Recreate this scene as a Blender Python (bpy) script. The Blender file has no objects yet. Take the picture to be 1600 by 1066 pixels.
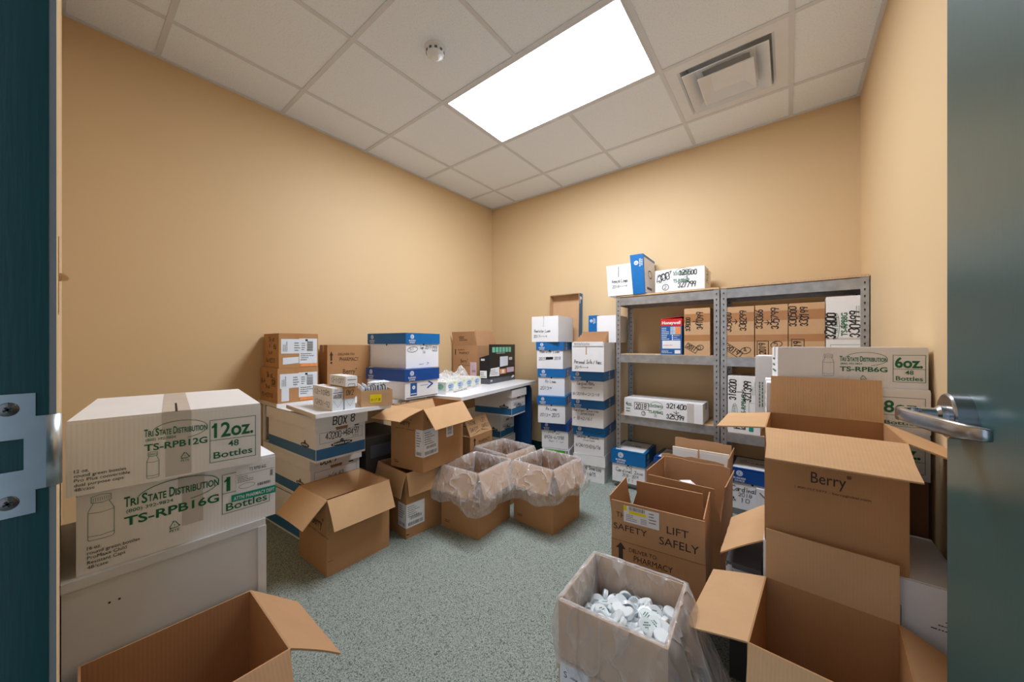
import bpy, bmesh, math, random
from mathutils import Vector, Matrix
random.seed(7)
PI = math.pi
R = math.radians
C = bpy.context.scene.collection
SC = bpy.context.scene

# ------------------------------------------------------------------ materials
def lin(c):
    c = c / 255.0
    return c / 12.92 if c <= 0.04045 else ((c + 0.055) / 1.055) ** 2.4
def rgb(r, g, b):
    return (lin(r), lin(g), lin(b), 1.0)

class NT:
    def __init__(s, name):
        s.m = bpy.data.materials.new(name); s.m.use_nodes = True
        s.t = s.m.node_tree; s.b = s.t.nodes['Principled BSDF']; s.out = s.t.nodes['Material Output']
        s.tc = s.t.nodes.new('ShaderNodeTexCoord')
    def n(s, typ, **kw):
        o = s.t.nodes.new(typ)
        for k, v in kw.items(): setattr(o, k, v)
        return o
    def l(s, a, b): s.t.links.new(a, b)
    def noise(s, scale, detail=3, rough=0.5, vec=None):
        o = s.n('ShaderNodeTexNoise'); o.inputs['Scale'].default_value = scale
        o.inputs['Detail'].default_value = detail; o.inputs['Roughness'].default_value = rough
        s.l(vec if vec is not None else s.tc.outputs['Object'], o.inputs['Vector']); return o
    def ramp(s, fac, stops):
        o = s.n('ShaderNodeValToRGB'); e = o.color_ramp.elements
        e[0].position, e[0].color = stops[0]; e[1].position, e[1].color = stops[1]
        for p, c in stops[2:]:
            x = e.new(p); x.color = c
        s.l(fac, o.inputs['Fac']); return o
    def bump(s, h, strength=0.2, dist=0.002):
        o = s.n('ShaderNodeBump'); o.inputs['Strength'].default_value = strength
        o.inputs['Distance'].default_value = dist
        s.l(h, o.inputs['Height']); s.l(o.outputs['Normal'], s.b.inputs['Normal']); return o

def mix2(c, f):
    return (min(1, c[0]*f), min(1, c[1]*f), min(1, c[2]*f), 1)

def plain(name, col, rough=0.6, metal=0.0, var=0.06, scale=12, spec=0.5, bump=0.0, bscale=200):
    k = NT(name)
    nz = k.noise(scale)
    rp = k.ramp(nz.outputs['Fac'], [(0.3, mix2(col, 1-var)), (0.7, mix2(col, 1+var))])
    k.l(rp.outputs['Color'], k.b.inputs['Base Color'])
    k.b.inputs['Roughness'].default_value = rough
    k.b.inputs['Metallic'].default_value = metal
    k.b.inputs['Specular IOR Level'].default_value = spec
    if bump:
        k.bump(k.noise(bscale, 2).outputs['Fac'], bump, 0.001)
    return k.m

def cardboard(name, col, mode='body', var=0.07, flute=0.05, rough=0.75):
    """paper board: fibre mottling plus the faint ribs of the fluting"""
    k = NT(name)
    sep = k.n('ShaderNodeSeparateXYZ'); k.l(k.tc.outputs['Object'], sep.inputs[0])
    if mode == 'body':
        ad = k.n('ShaderNodeMath', operation='ADD'); k.l(sep.outputs['X'], ad.inputs[0]); k.l(sep.outputs['Y'], ad.inputs[1]); src = ad.outputs[0]
    else:
        src = sep.outputs['X']
    mu = k.n('ShaderNodeMath', operation='MULTIPLY'); k.l(src, mu.inputs[0]); mu.inputs[1].default_value = 2*PI/0.0075
    si = k.n('ShaderNodeMath', operation='SINE'); k.l(mu.outputs[0], si.inputs[0])
    n1 = k.noise(7, 4, 0.6); n2 = k.noise(260, 2, 0.6)
    a = k.n('ShaderNodeMath', operation='MULTIPLY_ADD'); k.l(si.outputs[0], a.inputs[0]); a.inputs[1].default_value = flute; k.l(n1.outputs['Fac'], a.inputs[2])
    b = k.n('ShaderNodeMath', operation='MULTIPLY_ADD'); k.l(n2.outputs['Fac'], b.inputs[0]); b.inputs[1].default_value = 0.25; k.l(a.outputs[0], b.inputs[2])
    rp = k.ramp(b.outputs[0], [(0.35, mix2(col, 1-var)), (0.9, mix2(col, 1+var))])
    k.l(rp.outputs['Color'], k.b.inputs['Base Color'])
    k.b.inputs['Roughness'].default_value = rough
    k.b.inputs['Specular IOR Level'].default_value = 0.25
    k.bump(si.outputs[0], 0.12, 0.0006)
    return k.m

M = {}
KR = rgb(183, 137, 93)
M['kraft'] = cardboard('kraft_board', KR)
M['kraft_flap'] = cardboard('kraft_flap_board', rgb(205, 164, 121), 'flap')
M['kraft_pale'] = cardboard('kraft_pale_board', rgb(205, 166, 126))
M['kraft_pale_flap'] = cardboard('kraft_pale_flap_board', rgb(212, 178, 141), 'flap')
M['kraft_worn'] = cardboard('kraft_worn_board', rgb(186, 142, 103))
M['kraft_worn_flap'] = cardboard('kraft_worn_flap_board', rgb(190, 147, 108), 'flap')
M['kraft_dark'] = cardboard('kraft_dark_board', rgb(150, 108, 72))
M['white'] = cardboard('white_carton_board', rgb(238, 237, 238), var=0.025, flute=0.02, rough=0.55)
M['white_flap'] = cardboard('white_carton_flap', rgb(232, 231, 231), 'flap', var=0.02, flute=0.02, rough=0.55)
M['bank'] = cardboard('file_box_board', rgb(233, 228, 225), var=0.03, flute=0.01, rough=0.6)
M['bs'] = cardboard('storage_box_board', rgb(239, 238, 240), var=0.02, flute=0.01, rough=0.5)
M['blue'] = plain('blue_lid_card', rgb(0, 104, 172), 0.38, var=0.06, scale=20)
M['blue_deep'] = plain('deep_blue_lid_card', rgb(18, 74, 150), 0.38, var=0.06, scale=20)
M['blue_slate'] = plain('slate_blue_card', rgb(62, 104, 140), 0.45)
M['band'] = plain('blue_band_ink', rgb(44, 108, 158), 0.45)
M['ink'] = plain('black_marker_ink', rgb(28, 27, 30), 0.6)
M['ink_soft'] = plain('grey_printed_ink', rgb(92, 90, 92), 0.6)
M['ink_brown'] = plain('dark_print_on_kraft', rgb(58, 42, 34), 0.65)
M['green'] = plain('green_printed_ink', rgb(14, 108, 66), 0.55)
M['greenlt'] = plain('light_green_label_ink', rgb(92, 176, 64), 0.5)
M['teal'] = plain('teal_tape', rgb(10, 150, 128), 0.35)
M['paper'] = plain('white_label_paper', rgb(236, 236, 238), 0.55, var=0.015)
M['bluepaper'] = plain('pale_blue_white_paper', rgb(222, 230, 238), 0.5, var=0.02)
M['pink'] = plain('pink_label_paper', rgb(222, 190, 206), 0.55, var=0.03)
M['yellow'] = plain('yellow_sticker_paper', rgb(246, 222, 10), 0.5, var=0.02)
M['orange'] = plain('orange_sticker_paper', rgb(236, 150, 90), 0.5, var=0.15, scale=90)
M['red'] = plain('red_package_ink', rgb(206, 44, 44), 0.4)
M['pkgblue'] = plain('blue_package_ink', rgb(28, 92, 160), 0.4)
M['logo'] = plain('white_printed_ink', rgb(240, 242, 245), 0.5, var=0.01)
M['tape_clear'] = plain('clear_tape_on_white', rgb(206, 200, 194), 0.25, var=0.03)
M['tape_brown'] = plain('brown_packing_tape', rgb(178, 126, 80), 0.28, var=0.05)
M['gap'] = plain('dark_gap', rgb(22, 20, 20), 0.9)
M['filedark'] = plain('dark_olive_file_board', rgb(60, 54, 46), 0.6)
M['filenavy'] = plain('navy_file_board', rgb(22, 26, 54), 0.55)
M['edgesheen'] = plain('grey_edge_sheen', rgb(122, 124, 120), 0.5, var=0.03)  # room light reflected on the frame edge, given as a flat grey
M['black_card'] = plain('black_printed_card', rgb(30, 31, 35), 0.35, var=0.1)
M['grey_card'] = plain('dark_grey_card', rgb(82, 84, 90), 0.4)
M['mint'] = plain('mint_green_ink', rgb(120, 200, 170), 0.4, var=0.15, scale=60)
M['cab'] = plain('light_grey_painted_steel', rgb(218, 220, 222), 0.42, var=0.02, bump=0.05, bscale=400)
M['laminate'] = plain('white_laminate', rgb(236, 236, 238), 0.3, var=0.015)
M['lam_edge'] = plain('cream_edge_band', rgb(214, 204, 192), 0.45, var=0.03)
M['navy'] = plain('dark_blue_panel_paint', rgb(16, 66, 118), 0.4, var=0.1, scale=5)
M['steel'] = plain('galvanised_steel', rgb(176, 178, 180), 0.38, metal=0.75, var=0.16, scale=22)
M['hole'] = plain('dark_slot', rgb(40, 40, 42), 0.8)
M['particle'] = plain('particle_board', rgb(206, 172, 132), 0.75, var=0.18, scale=140)
M['brushed'] = plain('brushed_chrome', rgb(178, 180, 184), 0.24, metal=1.0, var=0.06, scale=60)
M['satin'] = plain('satin_stainless', rgb(190, 198, 202), 0.3, metal=1.0, var=0.06, scale=40)
M['screw'] = plain('screw_steel', rgb(120, 118, 116), 0.35, metal=1.0)
M['greyplastic'] = plain('grey_plastic', rgb(150, 152, 156), 0.45, var=0.03)
M['binlight'] = plain('pale_grey_plastic', rgb(196, 199, 204), 0.4, var=0.02)
M['darkplastic'] = plain('dark_grey_plastic', rgb(92, 92, 95), 0.4, var=0.04)
M['whiteplastic'] = plain('white_plastic', rgb(228, 232, 236), 0.35, var=0.02)
M['ivory'] = plain('ivory_plastic', rgb(226, 190, 146), 0.4, var=0.02)
M['tee'] = plain('white_painted_tee_bar', rgb(214, 218, 224), 0.45, var=0.015)
M['ventwhite'] = plain('white_painted_vent', rgb(226, 230, 236), 0.4, var=0.02)
M['capwhite'] = plain('white_cap_plastic', rgb(232, 238, 240), 0.35, var=0.02)
M['foil'] = plain('silver_liner_foil', rgb(220, 222, 222), 0.4, var=0.03)
M['base'] = plain('dark_green_base_rubber', rgb(22, 54, 48), 0.45, var=0.08)
M['tissuecol'] = plain('pale_printed_wrap', rgb(226, 232, 224), 0.3, var=0.12, scale=30)
M['limeprint'] = plain('lime_print', rgb(206, 222, 110), 0.4, var=0.1)
M['greenprint'] = plain('soft_green_print', rgb(140, 200, 170), 0.4, var=0.2, scale=60)
M['lilacprint'] = plain('soft_blue_print', rgb(176, 190, 214), 0.4, var=0.2, scale=60)
M['bookedge'] = plain('cream_folder_card', rgb(240, 232, 218), 0.6, var=0.02)

def mk_wall():
    k = NT('tan_wall_paint')
    n1 = k.noise(1.5, 3); n2 = k.noise(180, 3, 0.6)
    col = rgb(219, 189, 146)
    rp = k.ramp(n1.outputs['Fac'], [(0.3, mix2(col, 0.985)), (0.7, mix2(col, 1.015))])
    k.l(rp.outputs['Color'], k.b.inputs['Base Color'])
    k.b.inputs['Roughness'].default_value = 0.55; k.b.inputs['Specular IOR Level'].default_value = 0.3
    k.bump(n2.outputs['Fac'], 0.10, 0.0012)
    return k.m
M['wall'] = mk_wall()

def mk_tile():
    k = NT('mineral_fibre_ceiling_tile')
    n1 = k.noise(420, 3, 0.7); n2 = k.noise(150, 3, 0.6)
    ad = k.n('ShaderNodeMath', operation='ADD'); k.l(n1.outputs['Fac'], ad.inputs[0]); k.l(n2.outputs['Fac'], ad.inputs[1])
    rp = k.ramp(ad.outputs[0], [(0.68, rgb(206, 214, 226)), (0.92, rgb(238, 246, 255)), (1.0, rgb(240, 248, 255))])
    k.l(rp.outputs['Color'], k.b.inputs['Base Color'])
    k.b.inputs['Roughness'].default_value = 0.9
    k.bump(ad.outputs[0], 0.5, 0.002)
    return k.m
M['tile'] = mk_tile()

def mk_carpet():
    k = NT('grey_green_loop_carpet')
    v = k.n('ShaderNodeTexVoronoi'); v.inputs['Scale'].default_value = 230
    k.l(k.tc.outputs['Object'], v.inputs['Vector'])
    n1 = k.noise(190, 2, 0.5)
    ad = k.n('ShaderNodeMath', operation='MULTIPLY_ADD'); k.l(v.outputs['Distance'], ad.inputs[0]); ad.inputs[1].default_value = -0.75
    sm = k.n('ShaderNodeMath', operation='MULTIPLY_ADD'); k.l(n1.outputs['Fac'], sm.inputs[0]); sm.inputs[1].default_value = 0.9; sm.inputs[2].default_value = 0.45
    k.l(sm.outputs[0], ad.inputs[2])
    rp = k.ramp(ad.outputs[0], [(0.18, rgb(86, 96, 92)), (0.46, rgb(142, 151, 143)), (0.66, rgb(164, 171, 162)), (0.85, rgb(188, 193, 183))])
    k.l(rp.outputs['Color'], k.b.inputs['Base Color'])
    k.b.inputs['Roughness'].default_value = 0.95; k.b.inputs['Specular IOR Level'].default_value = 0.1
    k.bump(ad.outputs[0], 0.7, 0.004)
    return k.m
M['carpet'] = mk_carpet()

def mk_door(name, col, rough):
    k = NT(name)
    mp = k.n('ShaderNodeMapping'); mp.inputs['Scale'].default_value = (60, 60, 2.5)
    k.l(k.tc.outputs['Object'], mp.inputs['Vector'])
    n1 = k.noise(6, 4, 0.6, mp.outputs['Vector'])
    rp = k.ramp(n1.outputs['Fac'], [(0.3, mix2(col, 0.9)), (0.7, mix2(col, 1.1))])
    k.l(rp.outputs['Color'], k.b.inputs['Base Color'])
    k.b.inputs['Roughness'].default_value = rough
    k.b.inputs['Specular IOR Level'].default_value = 0.6
    k.bump(n1.outputs['Fac'], 0.06, 0.001)
    return k.m
M['doorgreen'] = mk_door('dark_green_door_enamel', rgb(50, 86, 86), 0.3)
M['jambgreen'] = mk_door('dark_green_frame_enamel', rgb(12, 62, 62), 0.25)

def mk_glow():
    m = bpy.data.materials.new('lit_acrylic_diffuser'); m.use_nodes = True
    t = m.node_tree; t.nodes.clear()
    e = t.nodes.new('ShaderNodeEmission'); o = t.nodes.new('ShaderNodeOutputMaterial')
    tc = t.nodes.new('ShaderNodeTexCoord'); n = t.nodes.new('ShaderNodeTexNoise'); n.inputs['Scale'].default_value = 160
    mr = t.nodes.new('ShaderNodeMapRange'); mr.inputs[3].default_value = 0.96; mr.inputs[4].default_value = 1.04
    mm = t.nodes.new('ShaderNodeMath'); mm.operation = 'MULTIPLY'; mm.inputs[1].default_value = LIGHT
    t.links.new(tc.outputs['Object'], n.inputs['Vector']); t.links.new(n.outputs['Fac'], mr.inputs[0])
    t.links.new(mr.outputs[0], mm.inputs[0]); t.links.new(mm.outputs[0], e.inputs['Strength'])
    e.inputs['Color'].default_value = (0.935, 1.0, 1.10, 1)
    t.links.new(e.outputs[0], o.inputs[0]); return m
LIGHT = 27.5
EXPO = 0.0
M['glow'] = mk_glow()

def mk_plastic():
    """thin poly film: mostly clear, whiter where it is creased or seen edge-on, with sharp glossy creases"""
    m = bpy.data.materials.new('thin_clear_poly_liner'); m.use_nodes = True
    t = m.node_tree; t.nodes.clear(); N = t.nodes.new; L = t.links.new
    def math_(op, a, b=None, c=None):
        o = N('ShaderNodeMath'); o.operation = op
        for i, v in enumerate((a, b, c)):
            if v is None: continue
            if isinstance(v, (int, float)): o.inputs[i].default_value = v
            else: L(v, o.inputs[i])
        return o.outputs[0]
    o = N('ShaderNodeOutputMaterial'); mx = N('ShaderNodeMixShader')
    tr = N('ShaderNodeBsdfTransparent'); tr.inputs[0].default_value = (0.97, 0.965, 0.96, 1)
    p = N('ShaderNodeBsdfPrincipled'); p.inputs['Base Color'].default_value = (0.93, 0.92, 0.92, 1)
    p.inputs['Roughness'].default_value = 0.16; p.inputs['Specular IOR Level'].default_value = 0.9
    tc = N('ShaderNodeTexCoord')
    def ridge(sc, scale, dist, rot):
        mp = N('ShaderNodeMapping'); mp.inputs['Scale'].default_value = sc; mp.inputs['Rotation'].default_value = rot
        n = N('ShaderNodeTexNoise'); n.inputs['Scale'].default_value = scale; n.inputs['Detail'].default_value = 1.5; n.inputs['Distortion'].default_value = dist
        L(tc.outputs['Object'], mp.inputs['Vector']); L(mp.outputs['Vector'], n.inputs['Vector'])
        d = math_('ABSOLUTE', math_('SUBTRACT', n.outputs['Fac'], 0.5))
        return math_('POWER', math_('SUBTRACT', 1.0, math_('MINIMUM', math_('MULTIPLY', d, 5.0), 1.0)), 5.0), n.outputs['Fac']
    r1, f1 = ridge((5, 5, 2.2), 1.5, 0.8, (0.5, 0.35, 0.2)); r2, f2 = ridge((4, 4, 3), 2.6, 0.6, (-0.6, 0.5, 0.9))
    rr = math_('ADD', r1, math_('MULTIPLY', r2, 0.6))
    hgt = math_('ADD', rr, math_('MULTIPLY', f2, 1.2))
    b = N('ShaderNodeBump'); b.inputs['Strength'].default_value = 0.8; b.inputs['Distance'].default_value = 0.008
    L(hgt, b.inputs['Height']); L(b.outputs[0], p.inputs['Normal'])
    lw = N('ShaderNodeLayerWeight'); lw.inputs['Blend'].default_value = 0.4
    op = math_('ADD', math_('MULTIPLY_ADD', lw.outputs['Facing'], 0.42, 0.13), math_('MULTIPLY', rr, 0.16))
    L(math_('MINIMUM', op, 0.9), mx.inputs['Fac'])
    L(tr.outputs[0], mx.inputs[1]); L(p.outputs[0], mx.inputs[2]); L(mx.outputs[0], o.inputs[0])
    return m
M['poly'] = mk_plastic()

# ------------------------------------------------------------------ mesh helpers
def obj(name, bm, mats, parent=None, loc=None, rot=None, mat4=None, smooth=False):
    me = bpy.data.meshes.new(name)
    bmesh.ops.recalc_face_normals(bm, faces=bm.faces)
    bm.to_mesh(me); bm.free()
    return objm(name, me, mats, parent, loc, rot, mat4, smooth)
def objm(name, me, mats, parent=None, loc=None, rot=None, mat4=None, smooth=False):
    o = bpy.data.objects.new(name, me); C.objects.link(o)
    if not isinstance(mats, (list, tuple)): mats = [mats]
    for m in mats: me.materials.append(M[m] if isinstance(m, str) else m)
    if smooth:
        for p in me.polygons: p.use_smooth = True
    if parent: o.parent = parent
    if mat4 is not None: o.matrix_local = mat4
    if loc is not None: o.location = loc
    if rot is not None: o.rotation_euler = rot
    return o
def tag(o, label=None, cat=None, group=None, kind=None):
    if label: o['label'] = label
    if cat: o['category'] = cat
    if group: o['group'] = group
    if kind: o['kind'] = kind
    return o
def thing(name, label, cat, loc=(0,0,0), rz=0.0, group=None, rot=None):
    o = bpy.data.objects.new(name, None); C.objects.link(o)
    o.empty_display_size = 0.1
    o.location = loc; o.rotation_euler = rot if rot else (0, 0, rz)
    return tag(o, label, cat, group)
def bx(bm, a, b, mi=0, M4=None):
    vs = [Vector((x, y, z)) for x in (a[0], b[0]) for y in (a[1], b[1]) for z in (a[2], b[2])]
    if M4 is not None: vs = [M4 @ v for v in vs]
    v = [bm.verts.new(p) for p in vs]
    for f in ((0,1,3,2),(4,6,7,5),(0,4,5,1),(2,3,7,6),(0,2,6,4),(1,5,7,3)):
        fc = bm.faces.new([v[i] for i in f]); fc.material_index = mi
    return v
def bevel(bm, off, seg=2, ang=0.6):
    ed = [e for e in bm.edges if len(e.link_faces) == 2 and e.calc_face_angle(0) > ang]
    if ed: bmesh.ops.bevel(bm, geom=ed, offset=off, segments=seg, profile=0.5, affect='EDGES')
def cyl(bm, c, r0, r1, h, n=24, axis='z', mi=0, cap=True):
    A = {'z': Matrix.Identity(3), 'x': Matrix.Rotation(PI/2, 3, 'Y'), 'y': Matrix.Rotation(-PI/2, 3, 'X')}[axis]
    c = Vector(c)
    lo = [bm.verts.new(c + A @ Vector((r0*math.cos(2*PI*i/n), r0*math.sin(2*PI*i/n), 0))) for i in range(n)]
    hi = [bm.verts.new(c + A @ Vector((r1*math.cos(2*PI*i/n), r1*math.sin(2*PI*i/n), h))) for i in range(n)]
    for i in range(n):
        f = bm.faces.new((lo[i], lo[(i+1)%n], hi[(i+1)%n], hi[i])); f.material_index = mi
    if cap:
        bm.faces.new(lo[::-1]).material_index = mi; bm.faces.new(hi).material_index = mi
def lathe(bm, prof, n=32, c=(0,0,0), M3=None, mi=0):
    rings = []
    c = Vector(c)
    for r, z in prof:
        ring = []
        for i in range(n):
            v = Vector((r*math.cos(2*PI*i/n), r*math.sin(2*PI*i/n), z))
            if M3 is not None: v = M3 @ v
            ring.append(bm.verts.new(c + v))
        rings.append(ring)
    for a, b in zip(rings, rings[1:]):
        for i in range(n):
            f = bm.faces.new((a[i], a[(i+1)%n], b[(i+1)%n], b[i])); f.material_index = mi
    return rings

# ------------------------------------------------------------------ printing and handwriting
_tc = {}
def glyphs(s, bold=0.0):
    k = (s, bold)
    if k not in _tc:
        cu = bpy.data.curves.new('t', 'FONT'); cu.body = s; cu.size = 1; cu.offset = bold
        cu.resolution_u = 3
        o = bpy.data.objects.new('t', cu); C.objects.link(o)
        dg = bpy.context.evaluated_depsgraph_get(); dg.update()
        me = o.evaluated_get(dg).to_mesh()
        vs = [(v.co.x, v.co.y) for v in me.vertices]; fs = [tuple(p.vertices) for p in me.polygons]
        o.evaluated_get(dg).to_mesh_clear()
        bpy.data.objects.remove(o); bpy.data.curves.remove(cu)
        _tc[k] = (vs, fs)
    return _tc[k]

SF = {'0':"10 01 05 16 36 45 41 30 10",'1':"15 26 20",'2':"05 16 36 45 44 00 40",'3':"05 16 36 45 44 33 42 41 30 10 01",'4':"36 02 42;36 30",
'5':"46 06 04 34 43 41 30 00",'6':"36 14 01 10 30 41 42 33 03",'7':"06 46 10",'8':"13 04 05 16 36 45 44 33 13 02 01 10 30 41 42 33",'9':"43 13 04 05 16 36 45 30",
'A':"00 26 40;12 32",'B':"00 06 36 45 44 33 03;33 42 41 30 00",'C':"45 36 16 05 01 10 30 41",'D':"00 06 26 44 42 20 00",'E':"46 06 00 40;03 33",'F':"46 06 00;03 33",
'G':"45 36 16 05 01 10 30 42 22",'H':"00 06;40 46;03 43",'I':"20 26;06 46;00 40",'J':"36 31 20 10 01",'K':"00 06;46 03 40",'L':"06 00 40",'M':"00 06 23 46 40",'N':"00 06 40 46",
'O':"10 01 05 16 36 45 41 30 10",'P':"00 06 36 45 44 33 03",'R':"00 06 36 45 44 33 03;23 40",'S':"45 36 16 05 04 42 41 30 10 01",'T':"06 46;26 20",'U':"06 01 10 30 41 46",
'V':"06 20 46",'W':"06 10 23 30 46",'X':"00 46;06 40",'Y':"06 23 46;23 20",'Z':"06 46 00 40",
'a':"33 23 13 02 01 10 20 32;34 31 40",'b':"06 00 20 31 32 23 03",'c':"33 13 02 01 10 30",'d':"36 30 10 01 02 13 33",'e':"02 32 33 23 13 02 01 10 30",'f':"46 36 25 20;13 33",
'g':"33 13 02 01 11 32 34;33 30 10",'h':"06 00;02 13 23 32 30",'i':"23 20;25 24",'k':"06 00;33 02 30",'l':"16 10 20",'m':"00 03;02 13 22 20;22 33 42 40",'n':"00 03;02 13 23 32 30",
'o':"10 01 02 13 23 32 31 20 10",'p':"00 04;03 23 32 31 20 01",'r':"00 03;02 13 33",'s':"33 13 02 31 20 00",'t':"16 11 20 30;04 34",'u':"03 01 10 20 31 33;31 40",'v':"03 20 43",
'w':"03 10 22 30 43",'x':"00 33;03 30",'y':"03 11;33 10",'z':"03 33 00 30",'-':"03 43",'/':"00 46",'>':"03 53;35 53 31",'v^':"",'.':"10 11",'&':"40 05 16 25 02 10 20 42",
'|':"26 21;03 20 43",' ':''}
class Decal:
    """flat ink and paper lying on a face: u to the right, v up, metres, seen from outside"""
    def __init__(s): s.v = []; s.f = []; s.mi = []; s.mats = []
    def face(s, O, U, V, n): s.O, s.U, s.V, s.n = Vector(O), Vector(U), Vector(V), Vector(n); return s
    def boxface(s, dims, side):
        w, d, h = dims
        t = {'f': ((-w/2,-d/2,0),(1,0,0),(0,0,1),(0,-1,0)), 'r': ((w/2,-d/2,0),(0,1,0),(0,0,1),(1,0,0)),
             'b': ((w/2,d/2,0),(-1,0,0),(0,0,1),(0,1,0)), 'l': ((-w/2,d/2,0),(0,-1,0),(0,0,1),(-1,0,0)),
             't': ((-w/2,-d/2,h),(1,0,0),(0,1,0),(0,0,1))}[side]
        return s.face(*t)
    def mat(s, m):
        if m not in s.mats: s.mats.append(m)
        return s.mats.index(m)
    def poly(s, pts, m, lift=0.0006):
        b = len(s.v)
        for u, v in pts: s.v.append(s.O + s.U*u + s.V*v + s.n*lift)
        s.f.append(tuple(range(b, b+len(pts)))); s.mi.append(s.mat(m)); return s
    def rect(s, u0, v0, u1, v1, m, lift=0.0006): return s.poly([(u0,v0),(u1,v0),(u1,v1),(u0,v1)], m, lift)
    def line(s, p, q, w, m, lift=0.0010):
        dx, dy = q[0]-p[0], q[1]-p[1]; L = math.hypot(dx, dy) or 1e-6
        ex, ey = dx/L*w*0.4, dy/L*w*0.4; nx, ny = -dy/L*w/2, dx/L*w/2
        return s.poly([(p[0]-ex+nx,p[1]-ey+ny),(p[0]-ex-nx,p[1]-ey-ny),(q[0]+ex-nx,q[1]+ey-ny),(q[0]+ex+nx,q[1]+ey+ny)], m, lift)
    def path(s, pts, w, m, lift=0.0010, close=False):
        pts = list(pts) + ([pts[0]] if close else [])
        for i, (a, b) in enumerate(zip(pts, pts[1:])): s.line(a, b, w, m, lift + 0.00001*(i % 4))
        return s
    def frame(s, u0, v0, u1, v1, w, m): return s.path([(u0,v0),(u1,v0),(u1,v1),(u0,v1)], w, m, close=True)
    def oval(s, u, v, a, b, w, m, t0=0, t1=2*PI, n=20, rot=0):
        c, q = math.cos(rot), math.sin(rot)
        pts = []
        for i in range(n+1):
            t = t0+(t1-t0)*i/n; x, y = a*math.cos(t), b*math.sin(t); pts.append((u+x*c-y*q, v+x*q+y*c))
        return s.path(pts, w, m)
    def disc(s, u, v, r, m, lift=0.0006, n=16, b=None):
        b = b or r
        return s.poly([(u+r*math.cos(2*PI*i/n), v+b*math.sin(2*PI*i/n)) for i in range(n)], m, lift)
    def text(s, st, u, v, h, m='ink', width=None, anchor='l', bold=0.0, rot=0.0, lift=0.0012):
        vs, fs = glyphs(st, bold)
        if not vs: return s
        x0 = min(p[0] for p in vs); x1 = max(p[0] for p in vs)
        sy = h/0.69; sx = sy if width is None else width/(x1-x0)
        W = (x1-x0)*sx; off = {'l': 0, 'c': -W/2, 'r': -W}[anchor]
        c, q = math.cos(rot), math.sin(rot); b = len(s.v); k = s.mat(m)
        for x, y in vs:
            X, Y = (x-x0)*sx+off, y*sy
            s.v.append(s.O + s.U*(u+X*c-Y*q) + s.V*(v+X*q+Y*c) + s.n*lift)
        for f in fs: s.f.append(tuple(i+b for i in f)); s.mi.append(k)
        return s
    def hand(s, st, u, v, h, m='ink', width=None, rot=0.0, w=None, slant=0.12, wob=0.05, seed=1):
        rn = random.Random(len(st)*31+seed+ord(st[0])); w = w or h*0.11
        adv = [(3.2 if ch == ' ' else 5.6 if not ch.islower() else 4.6) for ch in st]
        tot = sum(adv); sx = h/6*0.85 if width is None else width/tot; sy = h/6
        c, q = math.cos(rot), math.sin(rot); x = 0
        for ch, a in zip(st, adv):
            dy = rn.uniform(-.4, .4); sc = rn.uniform(.9, 1.1)
            for stroke in SF.get(ch, '').split(';'):
                pts = []
                for p in stroke.split():
                    px = x+int(p[0])*sc+rn.uniform(-wob,wob)*4; py = int(p[1])*sc+dy+rn.uniform(-wob,wob)*4
                    px += py*slant
                    X, Y = px*sx, py*sy
                    pts.append((u+X*c-Y*q, v+X*q+Y*c))
                if len(pts) > 1: s.path(pts, w, m, 0.0014)
            x += a
        return s
    def barcode(s, u0, v0, u1, v1, m='ink', vertical=False, n=22):
        rn = random.Random(int(abs(u0*9999))+n); x = 0.0
        while x < 1:
            wd = rn.choice([.012,.02,.035]); 
            if vertical: s.rect(u0, v0+(v1-v0)*x, u1, v0+(v1-v0)*min(1,x+wd), m, 0.0012)
            else: s.rect(u0+(u1-u0)*x, v0, u0+(u1-u0)*min(1,x+wd), v1, m, 0.0012)
            x += wd+rn.choice([.015,.025,.04])
        return s
    def smalllines(s, u0, v0, u1, v1, n, m='ink_soft', seed=3, vertical=False, t=0.35):
        rn = random.Random(seed)
        for i in range(n):
            if vertical:
                x = u0+(u1-u0)*(i+.3)/n; L = rn.uniform(.5, 1)*(v1-v0); s.dash(x, v0, x+(u1-u0)/n*t, v0+L, m, rn, True)
            else:
                y = v1-(v1-v0)*(i+.7)/n; L = rn.uniform(.45, 1)*(u1-u0); s.dash(u0, y, u0+L, y+(v1-v0)/n*t, m, rn, False)
        return s
    def dash(s, u0, v0, u1, v1, m, rn, vert):
        a, b = (v0, v1) if vert else (u0, u1); x = a; step = (b-a)/9
        while x < b-1e-5:
            L = min(rn.uniform(.4, 1.5)*step, b-x)
            if vert: s.rect(u0, x, u1, x+L, m, 0.0012)
            else: s.rect(x, v0, x+L, v1, m, 0.0012)
            x += L+step*.3
    def build(s, name, parent, mat4=None):
        if not s.f: return None
        me = bpy.data.meshes.new(name); me.from_pydata([tuple(v) for v in s.v], [], s.f)
        o = objm(name, me, s.mats, parent, mat4=mat4)
        for p, k in zip(me.polygons, s.mi): p.material_index = k
        return o

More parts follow.
